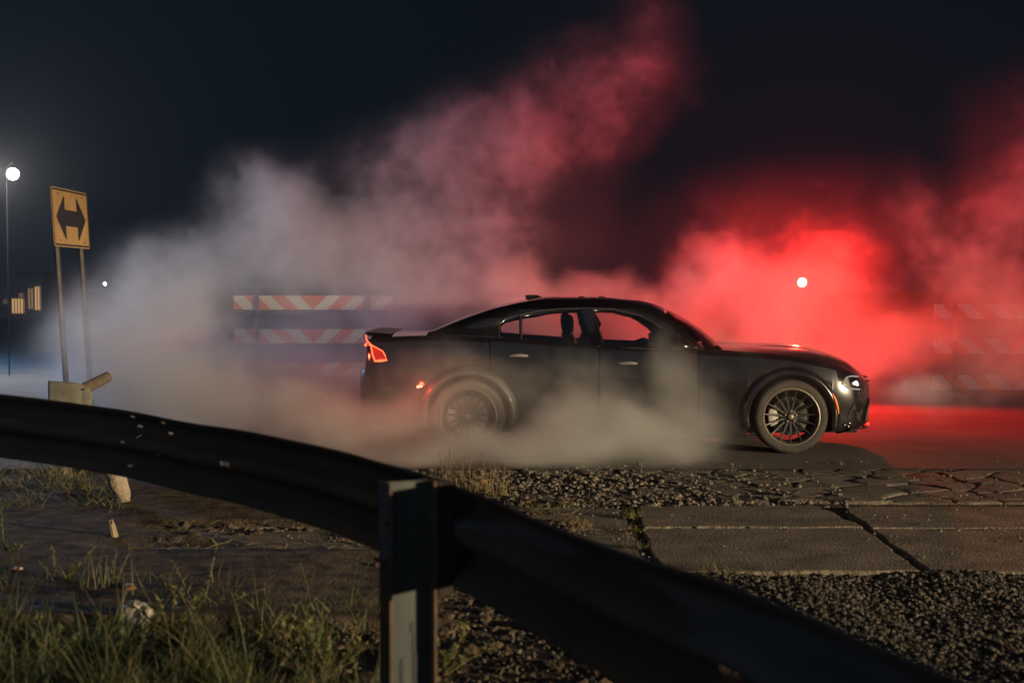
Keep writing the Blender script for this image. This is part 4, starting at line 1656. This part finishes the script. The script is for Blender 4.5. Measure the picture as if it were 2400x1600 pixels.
# red smoke rising behind and over the hood
blob(1870, 790, 16.6, 300, 135, 1.0, .62)
blob(1880, 700, 16.8, 130, 110, 1.0, .5)
blob(2080, 810, 16.6, 130, 90, 1.0, .48)
blob(1640, 660, 17.0, 160, 100, 1.1, .5)
blob(1750, 640, 17.0, 110, 80, 1.0, .42)
blob(2000, 900, 16.8, 200, 110, 1.0, .3)
blob(1790, 805, 14.3, 210, 36, .7, .45)
blob(1690, 812, 13.8, 110, 34, .4, .35)
# right plume
blob(2180, 640, 15.6, 190, 130, 1.2, .26)
blob(2330, 560, 15.6, 190, 220, 1.3, .27)
blob(2440, 360, 15.6, 190, 230, 1.3, .25)
blob(2130, 480, 15.8, 110, 130, 1.0, .19)
blob(2320, 780, 15.8, 260, 150, 1.3, .28)
blob(1890, 690, 18.6, 260, 170, .9, .22)
blob(2110, 905, 13.9, 130, 60, .5, .26)
blob(2260, 920, 14.2, 320, 90, 1.0, .24)
blob(2340, 790, 14.8, 230, 140, .9, .30)
blob(1880, 560, 17.6, 400, 190, 1.2, .13)
blob(1150, 520, 17.2, 420, 260, 1.2, .16)

MINV, MAXV, VOX = Vector((-6.6, 11.9, 0.012)), Vector((8.2, 19.6, 5.5)), 0.052

def volume_mat(name, color, dens, aniso):
    m = bpy.data.materials.new(name)
    m.use_nodes = True
    nt = m.node_tree
    nt.nodes.remove(nt.nodes['Principled BSDF'])
    v = nt.nodes.new('ShaderNodeVolumePrincipled')
    v.inputs['Color'].default_value = (*color, 1)
    v.inputs['Density'].default_value = dens
    v.inputs['Anisotropy'].default_value = aniso
    nt.links.new(v.outputs[0], nt.nodes['Material Output'].inputs['Volume'])
    return m
M_smoke = volume_mat('smoke', (.92, .91, .90), 1.0, .30)
M_haze = volume_mat('haze', (.9, .92, .95), .00032, .85)
M_haze.cycles.volume_sampling = 'EQUIANGULAR'
M_haze.node_tree.nodes['Principled Volume'].inputs['Density Attribute'].default_value = ''

def smoke_tree():
    ng = bpy.data.node_groups.new('smoke_grid', 'GeometryNodeTree')
    ng.interface.new_socket('Geometry', in_out='INPUT', socket_type='NodeSocketGeometry')
    ng.interface.new_socket('Geometry', in_out='OUTPUT', socket_type='NodeSocketGeometry')
    N, L = ng.nodes, ng.links
    out = N.new('NodeGroupOutput')
    pos = N.new('GeometryNodeInputPosition').outputs[0]
    def vm(op, a, b=None, c=None):
        n = N.new('ShaderNodeVectorMath')
        n.operation = op
        for i, v in enumerate((a, b, c)):
            if v is None:
                continue
            if isinstance(v, (tuple, list, Vector)):
                n.inputs[i].default_value = v
            else:
                L.new(v, n.inputs[i])
        return n.outputs['Value'] if op == 'LENGTH' else n.outputs['Vector']
    def m(op, a, b=None):
        n = N.new('ShaderNodeMath')
        n.operation = op
        for i, v in enumerate((a, b)):
            if v is None:
                continue
            if isinstance(v, (int, float)):
                n.inputs[i].default_value = v
            else:
                L.new(v, n.inputs[i])
        return n.outputs[0]
    def nz(vec, scale, detail, dist=0.0, rough=.55):
        n = N.new('ShaderNodeTexNoise')
        n.inputs['Scale'].default_value = scale
        n.inputs['Detail'].default_value = detail
        n.inputs['Roughness'].default_value = rough
        n.inputs['Distortion'].default_value = dist
        L.new(vec, n.inputs['Vector'])
        return n
    # domain warp
    w1 = nz(pos, .55, 3).outputs['Color']
    w2 = nz(pos, 1.9, 3).outputs['Color']
    warp = vm('ADD', vm('MULTIPLY', vm('SUBTRACT', w1, (.5, .5, .5)), (1.7, 1.4, 1.5)), vm('MULTIPLY', vm('SUBTRACT', w2, (.5, .5, .5)), (.55, .5, .55)))
    low = N.new('ShaderNodeMapRange')                   # no warp right at the ground
    sepz = N.new('ShaderNodeSeparateXYZ')
    L.new(pos, sepz.inputs[0])
    L.new(sepz.outputs['Z'], low.inputs['Value'])
    low.inputs['From Min'].default_value, low.inputs['From Max'].default_value = 0.0, 1.6
    low.inputs['To Min'].default_value, low.inputs['To Max'].default_value = .55, 1.0
    sc_n = N.new('ShaderNodeVectorMath')
    sc_n.operation = 'SCALE'
    L.new(warp, sc_n.inputs[0])
    L.new(low.outputs['Result'], sc_n.inputs['Scale'])
    p = vm('ADD', pos, sc_n.outputs['Vector'])
    total = None
    for c, r, d in BL:
        q = vm('MULTIPLY_ADD', p, (1 / r[0], 1 / r[1], 1 / r[2]), (-c.x / r[0], -c.y / r[1], -c.z / r[2]))
        mr = N.new('ShaderNodeMapRange')
        mr.interpolation_type = 'SMOOTHSTEP'
        mr.inputs['From Min'].default_value, mr.inputs['From Max'].default_value = 1.22, .15
        mr.inputs['To Min'].default_value, mr.inputs['To Max'].default_value = 0, d
        L.new(vm('LENGTH', q), mr.inputs['Value'])
        total = mr.outputs['Result'] if total is None else m('ADD', total, mr.outputs['Result'])
    f1 = nz(p, .95, 3, .2, .5).outputs[0]
    f2 = nz(p, 2.6, 5, .5, .6).outputs[0]
    f3 = nz(pos, 6.5, 4, .6, .6).outputs[0]
    tex = m('ADD', m('ADD', m('MULTIPLY', f1, .34), m('MULTIPLY', f2, .36)), m('MULTIPLY', f3, .30))
    e = m('ADD', m('MULTIPLY', total, 1.45), m('MULTIPLY', m('SUBTRACT', tex, .5), 4.0))
    e = m('MAXIMUM', m('SUBTRACT', e, .26), 0.0)
    gate = N.new('ShaderNodeMapRange')
    gate.interpolation_type = 'SMOOTHSTEP'
    gate.inputs['From Min'].default_value, gate.inputs['From Max'].default_value = 0.0, .30
    L.new(total, gate.inputs['Value'])
    faint = m('MULTIPLY', total, .20)
    dens = m('ADD', m('MULTIPLY', e, gate.outputs['Result']), faint)
    dens = m('MULTIPLY', dens, 1.1)
    cube = N.new('GeometryNodeVolumeCube')
    L.new(dens, cube.inputs['Density'])
    cube.inputs['Min'].default_value, cube.inputs['Max'].default_value = MINV, MAXV
    for ax_, a in (('X', 0), ('Y', 1), ('Z', 2)):
        cube.inputs['Resolution ' + ax_].default_value = int((MAXV[a] - MINV[a]) / VOX)
    sm_ = N.new('GeometryNodeSetMaterial')
    sm_.inputs['Material'].default_value = M_smoke
    L.new(cube.outputs[0], sm_.inputs[0])
    L.new(sm_.outputs[0], out.inputs[0])
    return ng

mb = MB()
mb.box(MINV.x, MAXV.x, MINV.y, MAXV.y, MINV.z, MAXV.z)
smoke = mb.build('smoke', M_smoke)
smoke['kind'] = 'stuff'
md = smoke.modifiers.new('density', 'NODES')
md.node_group = smoke_tree()

# ------------------------------------------------------------------ HAZE
mb = MB()
mb.box(-45, 45, -12, 95, -1.5, 9.5)
haze = mb.build('haze', M_haze)
haze['kind'] = 'stuff'

# lamps light the place; glowing lenses and windows are only seen
for m_ in bpy.data.materials:
    m_.cycles.emission_sampling = 'NONE'
